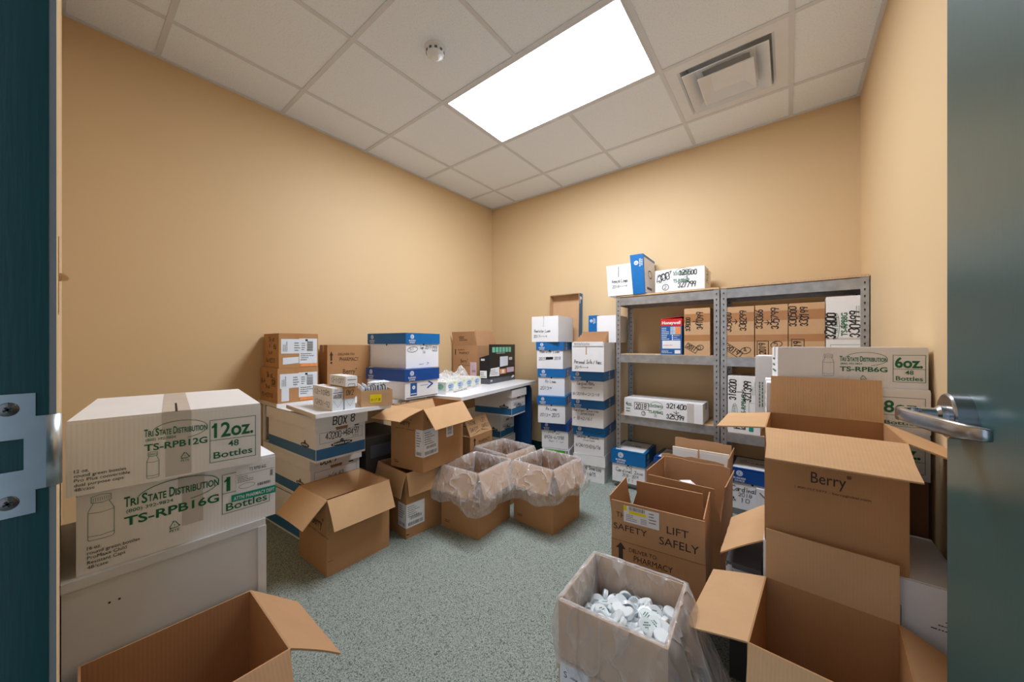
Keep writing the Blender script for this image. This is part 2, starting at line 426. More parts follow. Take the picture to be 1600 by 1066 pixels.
def bs_logo(D, u, v, s):
    """round white badge with the maker's two-line name under it"""
    D.disc(u, v, 0.017*s, 'logo', 0.0008); D.disc(u, v, 0.0135*s, 'blue', 0.0010); D.disc(u, v, 0.011*s, 'logo', 0.0012)
    D.text('B', u, v-0.007*s, 0.014*s, 'blue', anchor='c', bold=.02, lift=0.0016)
    D.text('BUSINESS', u, v-0.034*s, 0.010*s, 'logo', width=0.062*s, anchor='c', bold=.02)
    D.text('SOURCE', u, v-0.049*s, 0.010*s, 'logo', width=0.050*s, anchor='c', bold=.02)
def recycle(D, u, v, s, m='green', w=0.0016):
    a = [(u-s*.55, v), (u, v+s*.95), (u+s*.55, v)]
    for i in range(3):
        p, q = a[i], a[(i+1) % 3]
        P = (p[0]+(q[0]-p[0])*.18, p[1]+(q[1]-p[1])*.18); Q = (p[0]+(q[0]-p[0])*.78, p[1]+(q[1]-p[1])*.78)
        D.line(P, Q, w, m)
        dx, dy = (Q[0]-P[0]), (Q[1]-P[1]); L = math.hypot(dx, dy); dx, dy = dx/L, dy/L; k = s*.2
        D.poly([(Q[0]+dx*k, Q[1]+dy*k), (Q[0]-dy*k*.7, Q[1]+dx*k*.7), (Q[0]+dy*k*.7, Q[1]-dx*k*.7)], m, 0.0013)
    D.text('1', u, v+s*.2, s*.3, m, anchor='c')
    D.text('PETE', u, v-s*.52, s*.32, m, anchor='c')
def bottle_art(D, u0, v0, u1, v1, m='green', w=0.0008):
    W, H = u1-u0, v1-v0
    def q(x, y): return (u0+W*x, v0+H*y)
    D.path([q(.06,0),q(0,.03),q(0,.64),q(.12,.76),q(.18,.8),q(.18,.84)], w, m); D.path([q(.94,0),q(1,.03),q(1,.64),q(.88,.76),q(.82,.8),q(.82,.84)], w, m)
    D.path([q(.06,0),q(.5,-.012),q(.94,0)], w, m); D.path([q(0,.1),q(.5,.07),q(1,.1)], w, m); D.path([q(0,.62),q(.5,.59),q(1,.62)], w, m)
    D.path([q(.12,.84),q(.12,.97),q(.5,1),q(.88,.97),q(.88,.84),q(.5,.81)], w, m, close=True)
    for i in range(1, 9): D.line(q(.12+.76*i/9,.86), q(.12+.76*i/9,.94), w*.7, m)
def tri_state(D, u, v, W, code, phone=True, k=1.0, m='green'):
    """distributor's name over an ellipse, phone number, then the item code below"""
    h = 0.016*k
    D.oval(u+W*.56, v+h*.55, W*.44, h*1.5, 0.0013*k, m, t0=R(-75), t1=R(165), n=26)
    D.text('T', u, v, h*1.15, m, width=W*.055, bold=.02); D.text('RI', u+W*.06, v, h*.85, m, width=W*.075, bold=.02)
    D.text('S', u+W*.165, v, h*1.15, m, width=W*.055, bold=.02); D.text('TATE', u+W*.225, v, h*.85, m, width=W*.185, bold=.02)
    D.text('D', u+W*.44, v, h*1.15, m, width=W*.06, bold=.02); D.text('ISTRIBUTION', u+W*.505, v, h*.85, m, width=W*.495, bold=.02)
    if phone: D.text('(800) 392-9824', u+W*.02, v-h*.75, h*.42, m, width=W*.46)
    D.text(code, u, v-h*2.25, h*1.02, m, width=W, bold=.02)
def berry_logo(D, u, v, W, m='ink_brown', sub=True):
    h = W*.36
    D.text('Berry', u, v, h, m, width=W*.86)
    x, y = u+W*.93, v+h*1.0; r = W*.06
    for a in range(4): D.oval(x+r*.55*math.cos(R(45+90*a)), y+r*.55*math.sin(R(45+90*a)), r*.42, r*.42, W*.012, m, n=8)
    if sub: D.text('1.800.757.5377 - berryglobal.com', u-W*.42, v-h*.75, h*.2, m, width=W*1.84)
# ------------------------------------------------------------------ box builders
def base(name, label, cat, N, z, yaw, w, d, group=None):
    """a box is placed by its corner nearest the doorway; the Empty sits under its middle"""
    a = R(yaw); ex = Vector((math.cos(a), math.sin(a), 0)); ey = Vector((-ex.y, ex.x, 0))
    c = Vector((N[0], N[1], z)) - ex*w/2 + ey*d/2
    return thing(name, label, cat, c, a, group)

def carton(name, label, cat, N, z, yaw, dims, mat='kraft', tape='tape_brown', seam='x', group=None, prints=None, tape_w=0.05, drop=0.05, sag=0.0):
    """closed regular slotted carton: body with a flap seam on top, tape along it"""
    w, d, h = dims
    t = base(name, label, cat, N, z, yaw, w, d, group)
    bm = bmesh.new(); bx(bm, (-w/2,-d/2,0), (w/2,d/2,h-0.006)); bevel(bm, 0.003, 2)
    fl = 0.0015
    if seam == 'x':   # seam runs along x
        bx(bm, (-w/2+.001,-d/2+.001,h-.006), (w/2-.001,-fl,h)); bx(bm, (-w/2+.001,fl,h-.006), (w/2-.001,d/2-.001,h))
    else:
        bx(bm, (-w/2+.001,-d/2+.001,h-.006), (-fl,d/2-.001,h)); bx(bm, (fl,-d/2+.001,h-.006), (w/2-.001,d/2-.001,h))
    obj('body', bm, mat, t)
    if tape:
        D = Decal(); D.boxface(dims, 't'); tw = tape_w/2
        if seam == 'x':
            D.rect(0.001, d/2-tw, w-.001, d/2+tw, tape)
            D.boxface(dims, 'r').rect(d/2-tw, h-drop, d/2+tw, h-.001, tape); D.boxface(dims, 'l').rect(d/2-tw, h-drop, d/2+tw, h-.001, tape)
        else:
            D.rect(w/2-tw, 0.001, w/2+tw, d-.001, tape)
            D.boxface(dims, 'f').rect(w/2-tw, h-drop, w/2+tw, h-.001, tape); D.boxface(dims, 'b').rect(w/2-tw, h-drop, w/2+tw, h-.001, tape)
        D.build('packing_tape', t)
    if prints: prints(t, dims)
    return t

def wall_panel(bm, a, b):
    bx(bm, a, b)

def flap_mesh(L, ln, sk, th=0.004, curl=0.0, nx=8, ny=5, ragged=0.0, seed=0):
    """a board flap: x along the crease, y away from it; tapers by sk at each end, may curl"""
    rn = random.Random(seed)
    bm = bmesh.new(); g = {}
    rag = [rn.uniform(-1, 1)*ragged for _ in range(nx+1)]
    for k in (0, 1):
        for i in range(nx+1):
            for j in range(ny+1):
                f = j/ny; x = -L/2 + L*i/nx
                x *= (L/2 - sk*min(1, f*1.6))/(L/2)
                y = ln*f + (rag[i]*f if j == ny else 0)
                zz = curl*f*f*ln
                g[k,i,j] = bm.verts.new((x, y, zz + (th if k else 0)))
    for i in range(nx):
        for j in range(ny):
            bm.faces.new((g[0,i,j], g[0,i,j+1], g[0,i+1,j+1], g[0,i+1,j])); bm.faces.new((g[1,i,j], g[1,i+1,j], g[1,i+1,j+1], g[1,i,j+1]))
    for i in range(nx):
        bm.faces.new((g[0,i,0], g[0,i+1,0], g[1,i+1,0], g[1,i,0])); bm.faces.new((g[0,i,ny], g[1,i,ny], g[1,i+1,ny], g[0,i+1,ny]))
    for j in range(ny):
        bm.faces.new((g[0,0,j], g[1,0,j], g[1,0,j+1], g[0,0,j+1])); bm.faces.new((g[0,nx,j], g[0,nx,j+1], g[1,nx,j+1], g[1,nx,j]))
    return bm
def flap_matrix(dims, side, ang, th=0.004, out=0.0):
    """flap frame: x along the crease (left to right seen from outside), y along the flap, z towards the box when it stands up"""
    w, d, h = dims
    O, U, n = {'f': ((0,-d/2,h),(1,0,0),(0,-1,0)), 'r': ((w/2,0,h),(0,1,0),(1,0,0)), 'b': ((0,d/2,h),(-1,0,0),(0,1,0)), 'l': ((-w/2,0,h),(0,-1,0),(-1,0,0))}[side]
    U = Vector(U); n = Vector(n); a = R(ang)
    y = Vector((0,0,1))*math.cos(a) + n*math.sin(a); zz = U.cross(y)   # zz points outwards when the flap stands
    m = Matrix((U, y, zz)).transposed().to_4x4()
    m.translation = Vector(O) - zz*th*(1 if ang < 90 else 0.0) + n*out
    return m
SIDEL = {'f': 0, 'b': 0, 'r': 1, 'l': 1}
def open_box(name, label, cat, N, z, yaw, dims, flaps, mat='kraft', fmat=None, group=None, prints=None, inner=None, base_z=0.0):
    """open carton: four thin walls and a bottom, plus its flaps. flaps: side -> (angle from upright, length, taper, curl)"""
    w, d, h = dims; th = 0.004; fmat = fmat or mat+'_flap'
    t = base(name, label, cat, N, z, yaw, w, d, group)
    bm = bmesh.new()
    o = [(-w/2,-d/2),(w/2,-d/2),(w/2,d/2),(-w/2,d/2)]; i_ = [(-w/2+th,-d/2+th),(w/2-th,-d/2+th),(w/2-th,d/2-th),(-w/2+th,d/2-th)]
    ob = [bm.verts.new((x,y,0)) for x,y in o]; ot = [bm.verts.new((x,y,h)) for x,y in o]
    it = [bm.verts.new((x,y,h)) for x,y in i_]; ib = [bm.verts.new((x,y,th+base_z)) for x,y in i_]
    for a in range(4):
        b = (a+1) % 4
        bm.faces.new((ob[a],ob[b],ot[b],ot[a])); bm.faces.new((ot[a],ot[b],it[b],it[a])); f = bm.faces.new((it[a],it[b],ib[b],ib[a]))
        if inner: f.material_index = 1
    bm.faces.new(ob[::-1]); f = bm.faces.new(ib)
    if inner: f.material_index = 1
    bmesh.ops.recalc_face_normals(bm, faces=bm.faces)
    me = bpy.data.meshes.new('body'); bm.to_mesh(me); bm.free()
    objm('body', me, [mat]+([inner] if inner else []), t)
    fo = {}
    for k, fl in flaps.items():
        side = k[0]; ang, ln, sk = fl[:3]; curl = fl[3] if len(fl) > 3 else 0.0; rag = fl[4] if len(fl) > 4 else 0.0
        L = (d if SIDEL[side] else w) - 0.004
        fo[k] = obj('flap', flap_mesh(L, ln, sk, th, curl, ragged=rag, seed=len(label)+ord(side)), fmat, t, mat4=flap_matrix(dims, side, ang, th))
    if prints: prints(t, dims, fo)
    return t
def flap_face(D, dims, side, ang, ln, outer=True, th=0.004):
    """decal frame on a flap: outer face when it stands up (u left to right, v up from the crease)"""
    m = flap_matrix(dims, side, ang, th); L = dims[1] if SIDEL[side] else dims[0]
    zz = m.col[2].xyz; y = m.col[1].xyz; x = m.col[0].xyz; o = m.translation - x*L/2
    if outer: return D.face(o + zz*th, x, y, zz)
    return D.face(o, x, y, -zz)

def lid_mesh(w, d, lh, th=0.003):
    bm = bmesh.new()
    bx(bm, (-w/2,-d/2,0), (-w/2+th,d/2,lh)); bx(bm, (w/2-th,-d/2,0), (w/2,d/2,lh))
    bx(bm, (-w/2+th,-d/2,0), (w/2-th,-d/2+th,lh)); bx(bm, (-w/2+th,d/2-th,0), (w/2-th,d/2,lh))
    bx(bm, (-w/2,-d/2,lh-th), (w/2,d/2,lh))
    return bm
def file_box(label, N, z, yaw, dims, lid='blue', group=None, hand=None, lid_h=0.075, logo=True, body='bs', top=False, notch=True, name='file_storage_box', rl=None):
    """white storage box with a separate lift-off lid. dims are over the lid"""
    w, d, h = dims; g = 0.007
    t = base(name, label, 'storage box', N, z, yaw, w, d, group)
    bw, bd = w-2*g, d-2*g
    bm = bmesh.new(); bx(bm, (-bw/2,-bd/2,0), (bw/2,bd/2,h-.004)); bevel(bm, 0.003, 2); obj('body', bm, body, t)
    if lid:
        lo = obj('lid', lid_mesh(w, d, lid_h), [lid], t, loc=(0,0,h-lid_h))
        D = Decal(); LD = (w, d, lid_h)
        if logo and lid != 'bs':
            k = lid_h/0.075
            D.boxface(LD, 'f'); bs_logo(D, 0.055*k, 0.05*k, 0.92*k); D.boxface(LD, 'r'); bs_logo(D, rl if rl else 0.055*k, 0.05*k, 0.92*k)
            D.boxface(LD, 'l'); bs_logo(D, 0.055*k, 0.05*k, 0.92*k)
        if top:
            D.boxface(LD, 't').rect(.025, .03, w-.025, d-.02, 'paper')
            D.disc(w*.62, d*.55, .05, 'ink', .0010, b=.022); D.disc(w*.62, d*.55, .044, 'paper', .0012, b=.018); D.text('B', w*.62, d*.55-.008, .016, 'ink', width=.05, anchor='c', bold=.02, lift=.0016)
            D.smalllines(.05, d*.45, .12, d*.75, 5, 'ink_soft')
        D.build('lid_print', lo)
    D = Decal(); BD = (bw, bd, h)
    vt = h-(lid_h if lid else 0)
    if notch:
        D.boxface(BD, 'f').disc(bw/2, vt-.004, .007, 'gap', .0007, b=.009)
    if hand: hand(D, BD, vt)
    D.build('handwriting', t)
    return t
def bankers(label, N, z, yaw, dims, group=None, hand=None, lid_h=0.07):
    """white file box with a blue band round its foot, lift-off lid, hand hole in the short end (face r)"""
    w, d, h = dims; g = 0.010
    t = base('bankers_box', label, 'storage box', N, z, yaw, w, d, group); bw, bd = w-2*g, d-2*g
    bm = bmesh.new(); bx(bm, (-bw/2,-bd/2,0), (bw/2,bd/2,h-.004)); bevel(bm, 0.003, 2); obj('body', bm, 'bank', t)
    lo = obj('lid', lid_mesh(w, d, lid_h), 'bank', t, loc=(0,0,h-lid_h))
    D = Decal(); BD = (bw, bd, h); vt = h-lid_h
    for s_, W in (('f', bw), ('r', bd), ('b', bw), ('l', bd)):
        D.boxface(BD, s_); D.rect(.002, .012, W-.002, .070, 'band')
        x = W*.5 if s_ in 'rl' else W*.80
        D.disc(x, .080, .062 if s_ in 'rl' else .05, 'ink', .0009, b=.0125); D.disc(x, .096, .011, 'ink_soft', .0008)
        D.text('BANKERS BOX', x, .0755, .010, 'logo', width=.10 if s_ in 'rl' else .07, anchor='c', bold=.02, lift=.0016)
    D.build('printed_band', t)
    D = Decal(); D.boxface(BD, 'r')
    D.poly([(bd*.37, vt-.001), (bd*.63, vt-.001), (bd*.61, vt-.019), (bd*.39, vt-.019)], 'kraft_dark', .0008)
    D.rect(bd*.76, vt-.014, bd*.86, vt-.007, 'ink', .0008)
    D.frame(.02, .098, bd-.02, vt-.022, .0014, 'pkgblue')
    if hand: hand(D, BD, vt, lo)
    D.build('end_panel_print', t)
    return t

def liner_mesh(dims, skirt, flare, inside, seed, fold=0.010, lift=0.006, side_len=None):
    """thin poly bag: lines the inside of a box, turns over the rim and hangs outside in folds"""
    w, d, h = dims; rn = random.Random(seed); n = 168
    ph = [rn.uniform(0, 6.28) for _ in range(8)]
    def perim(t):
        P = 2*(w+d); s_ = t*P
        if s_ < w: return Vector((-w/2+s_, -d/2)), Vector((0,-1)), s_/w, 'f'
        s_ -= w
        if s_ < d: return Vector((w/2, -d/2+s_)), Vector((1,0)), s_/d, 'r'
        s_ -= d
        if s_ < w: return Vector((w/2-s_, d/2)), Vector((0,1)), s_/w, 'b'
        s_ -= w
        return Vector((-w/2, d/2-s_)), Vector((-1,0)), s_/d, 'l'
    rows_in = [inside*(1-k/9) for k in range(9)] + [0.0]     # depth below the rim, inside
    rows_out = [k/12 for k in range(1, 13)]
    bm = bmesh.new(); grid = []
    def col(i):
        t = (i+.001)/n; p, nn, f, sd = perim(t)
        edge = min(f, 1-f)
        if edge < 0.07:      # round the corners
            nb = perim((t+ (0.012 if f > .5 else -0.012)) % 1)[1]; nn = (nn*(0.5+edge/0.14) + nb*(0.5-edge/0.14)).normalized()
        return t, p, nn, f, sd
    def wave(t, k): return (1.2*math.sin(2*PI*t*7+ph[0]+k*2.6)+1.0*math.sin(2*PI*t*13+ph[1]-k*3.1)+.7*math.sin(2*PI*t*23+ph[2]+k*2.0)+.25*math.sin(2*PI*t*47+ph[3]))/3
    for k, dep in enumerate(rows_in):
        ring = []
        for i in range(n):
            t, p, nn, f, sd = col(i)
            off = -0.007 - (0.010+0.008*wave(t, dep*9))*(1 if 0 < k < 9 else 0) - 0.016*math.sin(PI*min(1, dep/inside))*abs(math.sin(PI*f))*(.5+.5*wave(t, 1))
            z = h - dep + lift*(1 if k == 9 else 0)
            ring.append(bm.verts.new((p.x+nn.x*off, p.y+nn.y*off, z)))
        grid.append(ring)
    ring = []
    for i in range(n):
        t, p, nn, f, sd = col(i); ring.append(bm.verts.new((p.x+nn.x*.005, p.y+nn.y*.005, h+lift+.002*wave(t, 3))))
    grid.append(ring)
    for q in rows_out:
        ring = []
        for i in range(n):
            t, p, nn, f, sd = col(i)
            L = (side_len or {}).get(sd, skirt)*(1+.10*math.sin(2*PI*t*2+ph[4])+.07*math.sin(2*PI*t*5+ph[5]))
            fl = flare[sd] if isinstance(flare, dict) else flare
            bulge = (min(q, .72)/.72) * fl * L * (.92+.10*math.sin(PI*f)) + .004*math.sin(PI*min(1,q/.72))
            if q > .72: bulge -= (q-.72)*.30*L
            off = 0.008 + bulge + fold*min(1,q*1.6)*wave(t, q*2.2)
            ring.append(bm.verts.new((p.x+nn.x*off, p.y+nn.y*off, h - L*q*.97)))
        grid.append(ring)
    for a, b in zip(grid, grid[1:]):
        for i in range(n): bm.faces.new((a[i], a[(i+1)%n], b[(i+1)%n], b[i]))
    return bm

# ------------------------------------------------------------------ room shell
XL, XR, YB, YF, HC = -2.786, 0.369, 3.139, 0.0, 2.743
GX, GY, TS = -1.8125, 2.1611, 0.6096       # ceiling grid origin and pitch
def struct(name, bm, m, parent=None, **k):
    o = obj(name, bm, m, parent, **k)
    if not parent: o['kind'] = 'structure'
    return o
bm = bmesh.new(); bx(bm, (XL-.1, -1.6, -.05), (XR+.25, YB+.1, 0)); struct('floor', bm, 'carpet')
bm = bmesh.new(); bx(bm, (XL-.1, -.12, 0), (XL, YB+.1, HC+.1)); struct('wall_left', bm, 'wall')
bm = bmesh.new(); bx(bm, (XL, YB, 0), (XR+.1, YB+.1, HC+.1)); struct('wall_back', bm, 'wall')
bm = bmesh.new(); bx(bm, (XR, -.12, 0), (XR+.1, YB, HC+.1)); struct('wall_right', bm, 'wall')
# front wall: a doorway pierces it; its room face leans by a hair from square
JL, JR, DH = -0.62, 0.294, 2.134
def fy(x): return -0.002 + (x+0.66)/(XL+0.66)*0.0104
bm = bmesh.new()
def fpanel(x0, x1, z0, z1):
    P = [(x0,-.12),(x1,-.12),(x1,fy(x1)),(x0,fy(x0))]
    lo = [bm.verts.new((x,y,z0)) for x,y in P]; hi = [bm.verts.new((x,y,z1)) for x,y in P]
    for a in range(4): bm.faces.new((lo[a],lo[(a+1)%4],hi[(a+1)%4],hi[a]))
    bm.faces.new(lo[::-1]); bm.faces.new(hi)
fpanel(XL, JL-.045, 0, HC+.1); fpanel(JR+.045, XR, 0, HC+.1); fpanel(JL-.045, JR+.045, DH+.045, HC+.1)
struct('wall_front', bm, 'wall')
# painted steel door frame with its strike plate
bm = bmesh.new()
bx(bm, (JL-.045,-.13,0), (JL,-.0068,DH)); bx(bm, (JR,-.13,0), (JR+.045,-.0068,DH)); bx(bm, (JL-.045,-.13,DH), (JR+.045,-.0068,DH+.045))
bevel(bm, 0.0015, 2); fr = struct('trim_1', bm, 'jambgreen')
bm = bmesh.new(); bx(bm, (JL-.016,-.0068,0), (JL-.0005,-.0020,DH)); bevel(bm, .001, 2); obj('edge_sheen_strip', bm, 'edgesheen', fr)  # added grey strip stands in for the bright reflection along the frame's rounded edge
zc = 1.028
bm = bmesh.new()
x0 = JL; th = .0022
def plate(y0, y1, z0, z1): bx(bm, (x0, y0, z0), (x0+th, y1, z1))
plate(-.060, -.0150, zc+.016, zc+.062); plate(-.060, -.0150, zc-.062, zc-.016); plate(-.060, -.048, zc-.016, zc+.016); plate(-.0222, -.0150, zc-.016, zc+.016)
# curved lip: follows the frame edge and rolls back
seg = [(x0+th, -.0150), (x0+th, -.0085)]+[(x0+th-.0105*(1-math.cos(R(a_))), -.0085+.0108*math.sin(R(a_))) for a_ in range(9, 82, 9)]
zz0, zz1 = zc-.038, zc+.038
pr = None
for (px, py) in seg:
    cur = [bm.verts.new((px, py, zz0)), bm.verts.new((px, py, zz1)), bm.verts.new((px-.0015, py-.0016, zz1)), bm.verts.new((px-.0015, py-.0016, zz0))]
    if pr:
        for a in range(4): bm.faces.new((pr[a], pr[(a+1)%4], cur[(a+1)%4], cur[a]))
    else: bm.faces.new(cur)
    pr = cur
bm.faces.new(pr[::-1])
for f_ in bm.faces: f_.smooth = len(f_.verts) == 4 and abs(f_.calc_center_median().z-zc) < .001 and f_.calc_center_median().y > -.0084
sp = obj('strike_plate', bm, 'satin', fr); sp['label'] = 'brushed steel strike plate on the door frame'
for s_ in (-1, 1):
    bm = bmesh.new(); lathe(bm, [(.0001,.0030),(.0030,.0028),(.0062,.0014),(.0070,.0002),(.0070,-.001)], 20, (x0+th, -.0315, zc+s_*.047), Matrix.Rotation(PI/2, 3, 'Y'))
    for a in (0, PI/2):
        bx(bm, (-.0004,-.0030,-.0009), (.0004,.0030,.0009), 1, Matrix.Translation((x0+th+.0030,-.0315,zc+s_*.047)) @ Matrix.Rotation(a+.5, 4, 'X'))
    obj('screw', bm, ['screw', 'hole'], sp)
# door leaf standing open into the room, hinged on the right jamb
hx, hy = 0.279, 0.030; ex_, ey_ = 0.2262, 0.970
da = math.atan2(ey_-hy, ex_-hx)
dL = math.hypot(ex_-hx, ey_-hy)
dr = thing('door_1', None, None, (hx, hy, 0), da); dr['kind'] = 'structure'
bm = bmesh.new(); bx(bm, (0, -.044, .008), (dL, 0, DH-.004)); bevel(bm, .0015, 2)
obj('door_leaf', bm, 'doorgreen', dr)
# lever set on the leaf, local x along the leaf, +y out of the visible face
lx, lz = dL-.070, 1.022
hd = thing('door_handle', 'brushed chrome lever handle', None, (lx, 0, lz)); hd.parent = dr
bm = bmesh.new()
RY = Matrix.Rotation(-PI/2, 3, 'X')
rg = lathe(bm, [(.0001,.0),(.0375,.0),(.0375,.020),(.036,.0225),(.0345,.0232),(.0001,.0232)], 96, (0,0,0), RY)
obj('rose', bm, 'brushed', hd, smooth=False)
bm = bmesh.new(); lathe(bm, [(.0001,.022),(.017,.022),(.0165,.030),(.012,.034),(.0115,.052),(.0001,.052)], 32, (0,0,0), RY)
obj('spindle_neck', bm, 'brushed', hd, smooth=False)
# lever: out from the neck, round the bend and back along the leaf
pts = [(0,.050),(.006,.060),(.002,.072),(-.014,.079),(-.040,.078),(-.075,.070),(-.110,.062),(-.140,.053),(-.154,.045),(-.162,.036),(-.165,.030)]
bm = bmesh.new(); pr = None; hh = .0105; tk = .0055
for i, (px, py) in enumerate(pts):
    a = Vector(pts[max(0,i-1)]); b = Vector(pts[min(len(pts)-1,i+1)]); tg = (b-a).normalized(); nn = Vector((-tg.y, tg.x))
    H = hh*(1.12 if 2 < i < 8 else 1.0 if i < 9 else .9 if i == 9 else .75 if i == 10 else .55); cur = []
    for q in range(12):
        an = 2*PI*q/12; cx_ = abs(math.cos(an))**.5*math.copysign(1,math.cos(an)); sx_ = abs(math.sin(an))**.5*math.copysign(1,math.sin(an))
        cur.append(bm.verts.new((px+nn.x*tk*cx_, py+nn.y*tk*cx_, H*sx_)))
    if pr:
        for q in range(12): bm.faces.new((pr[q], pr[(q+1)%12], cur[(q+1)%12], cur[q]))
    else: bm.faces.new(cur)
    pr = cur
bm.faces.new(pr[::-1]); obj('lever', bm, 'brushed', hd, smooth=True)
# cove base
def basebd(name, a, b):
    bm = bmesh.new(); bx(bm, a, b); struct(name, bm, 'base')
basebd('baseboard_back', (XL, YB-.006, 0), (XR, YB, .105)); basebd('baseboard_left', (XL, .02, 0), (XL+.006, YB-.006, .105)); basebd('baseboard_right', (XR-.006, .02, 0), (XR, YB-.006, .105))
# suspended ceiling: tiles between tee bars
bm = bmesh.new()
xs = [XL]+[GX+TS*i for i in range(-1, 4) if XL < GX+TS*i < XR]+[XR]
ys = [0.0]+[GY+TS*j for j in range(-3, 2) if 0 < GY+TS*j < YB]+[YB]
def cell(i0, j0): return (GX+TS*i0, GY+TS*j0)
for a, b in zip(xs, xs[1:]):
    for c_, d_ in zip(ys, ys[1:]):
        mx, my = (a+b)/2, (c_+d_)/2
        i = math.floor((mx-GX)/TS); j = math.floor((my-GY)/TS)
        if (i in (0, 1) and j == -1) or (i == 2 and j == 0): continue
        bx(bm, (a, c_, HC+.004), (b, d_, HC+.02))
ce = struct('ceiling', bm, 'tile')
bm = bmesh.new(); q = .012
for x in xs[1:-1]:
    segs = [(0.0, YB)] if abs(x-(GX+TS)) > .01 else [(0.0, GY-TS-.0), (GY, YB)]
    for y0, y1 in segs: bx(bm, (x-q, y0, HC), (x+q, y1, HC+.0045))
for y in ys[1:-1]: bx(bm, (XL, y-q, HC-.0004), (XR, y+q, HC+.004))
obj('ceiling_grid', bm, 'tee', ce)
bm = bmesh.new(); q = .02
bx(bm, (XL,0,HC-.003),(XL+q,YB,HC+.004)); bx(bm, (XR-q,0,HC-.003),(XR,YB,HC+.004)); bx(bm, (XL+q,YB-q,HC-.003),(XR-q,YB,HC+.004)); bx(bm, (XL+q,0,HC-.003),(XR-q,q,HC+.004))
bx(bm, (XL-.1,-.12,HC+.1),(XR+.1,YB+.1,HC+.12))
obj('wall_angle', bm, 'tee', ce)
# recessed 2x4 lay-in light
lx0, ly0 = cell(0,-1)
t = thing('ceiling_light', 'bright white recessed rectangular ceiling light panel', 'ceiling light', (lx0+TS, ly0+TS/2, HC))
bm = bmesh.new(); a, b = TS-.012, TS/2-.012
for x0_, y0_, x1_, y1_ in ((-a,-b,a,-b+.014),(-a,b-.014,a,b),(-a,-b+.014,-a+.014,b-.014),(a-.014,-b+.014,a,b-.014)): bx(bm, (x0_,y0_,-.001),(x1_,y1_,.012))
bx(bm, (-a,-b,.09),(a,b,.1))
obj('light_frame', bm, 'tee', t)
bm = bmesh.new(); bx(bm, (-a+.014,-b+.014,.004),(a-.014,b-.014,.008)); obj('diffuser', bm, 'glow', t)
# square air diffuser
vx, vy = cell(2,0)
t = thing('air_vent', 'white square stepped air vent in the ceiling', 'air vent', (vx+TS/2, vy+TS/2, HC))
def ringplate(bm, r0, z0, r1, z1):
    A = [(-r0,-r0),(r0,-r0),(r0,r0),(-r0,r0)]; B = [(-r1,-r1),(r1,-r1),(r1,r1),(-r1,r1)]
    va = [bm.verts.new((x,y,z0)) for x,y in A]; vb = [bm.verts.new((x,y,z1)) for x,y in B]
    for k in range(4): bm.faces.new((va[k],va[(k+1)%4],vb[(k+1)%4],vb[k]))
def louver(name, prof):
    bm = bmesh.new()
    for (r0,z0),(r1,z1) in zip(prof, prof[1:]): ringplate(bm, r0, z0, r1, z1)
    return bm
bm = louver('f', [(.296,.002),(.235,.002),(.222,.008),(.205,.06),(.200,.09),(.296,.09),(.296,.002)]); obj('vent_frame', bm, 'ventwhite', t)
bm = louver('o', [(.212,-.016),(.212,-.013),(.150,.030),(.120,.034),(.120,.030),(.147,.026),(.208,-.017),(.212,-.016)]); obj('outer_cone', bm, 'ventwhite', t)
bm = louver('i', [(.140,-.022),(.140,-.019),(.085,.016),(.001,.016),(.001,.010),(.080,.010),(.135,-.023),(.140,-.022)]); obj('inner_cone', bm, 'ventwhite', t)
bm = bmesh.new(); bx(bm, (-.25,-.25,.09),(.25,.25,.1)); obj('duct_plate', bm, 'ventwhite', t)
# detector
t = thing('smoke_detector', 'round white smoke detector on the ceiling', 'smoke detector', (-1.515, 1.245, HC+.004))
bm = bmesh.new(); lathe(bm, [(.0001,-.016),(.045,-.016),(.056,-.012),(.058,0)], 40); obj('mounting_base', bm, 'whiteplastic', t)
bm = bmesh.new(); lathe(bm, [(.0001,-.052),(.018,-.052),(.026,-.047),(.034,-.040),(.046,-.034),(.048,-.016),(.0001,-.016)], 40); obj('sensor_head', bm, 'whiteplastic', t)
bm = bmesh.new()
for i in range(10):
    a = 2*PI*i/10; bx(bm, (.0462,-.007,-.031),(.0492,.007,-.020), 0, Matrix.Rotation(a, 4, 'Z'))
obj('vent_slot', bm, 'grey_card', t)
# light switch on the front wall beside the frame
t = thing('light_switch', 'ivory toggle light switch on the front wall beside the door frame', 'light switch', (-.90, fy(-.90), 1.245))
bm = bmesh.new(); bx(bm, (-.035,-.001,-.057),(.035,.0008,.057)); obj('cover_plate', bm, 'ivory', t)
bm = bmesh.new()
pf = [(.000,.006),(.004,.0062),(.008,.004),(.0105,-.001),(.0095,-.0035),(.000,-.006)]
va = [bm.verts.new((-.005,y,z)) for y,z in pf]; vb = [bm.verts.new((.005,y,z)) for y,z in pf]
for k in range(len(pf)): bm.faces.new((va[k],va[(k+1)%len(pf)],vb[(k+1)%len(pf)],vb[k]))
bm.faces.new(va[::-1]); bm.faces.new(vb); obj('toggle', bm, 'ivory', t)
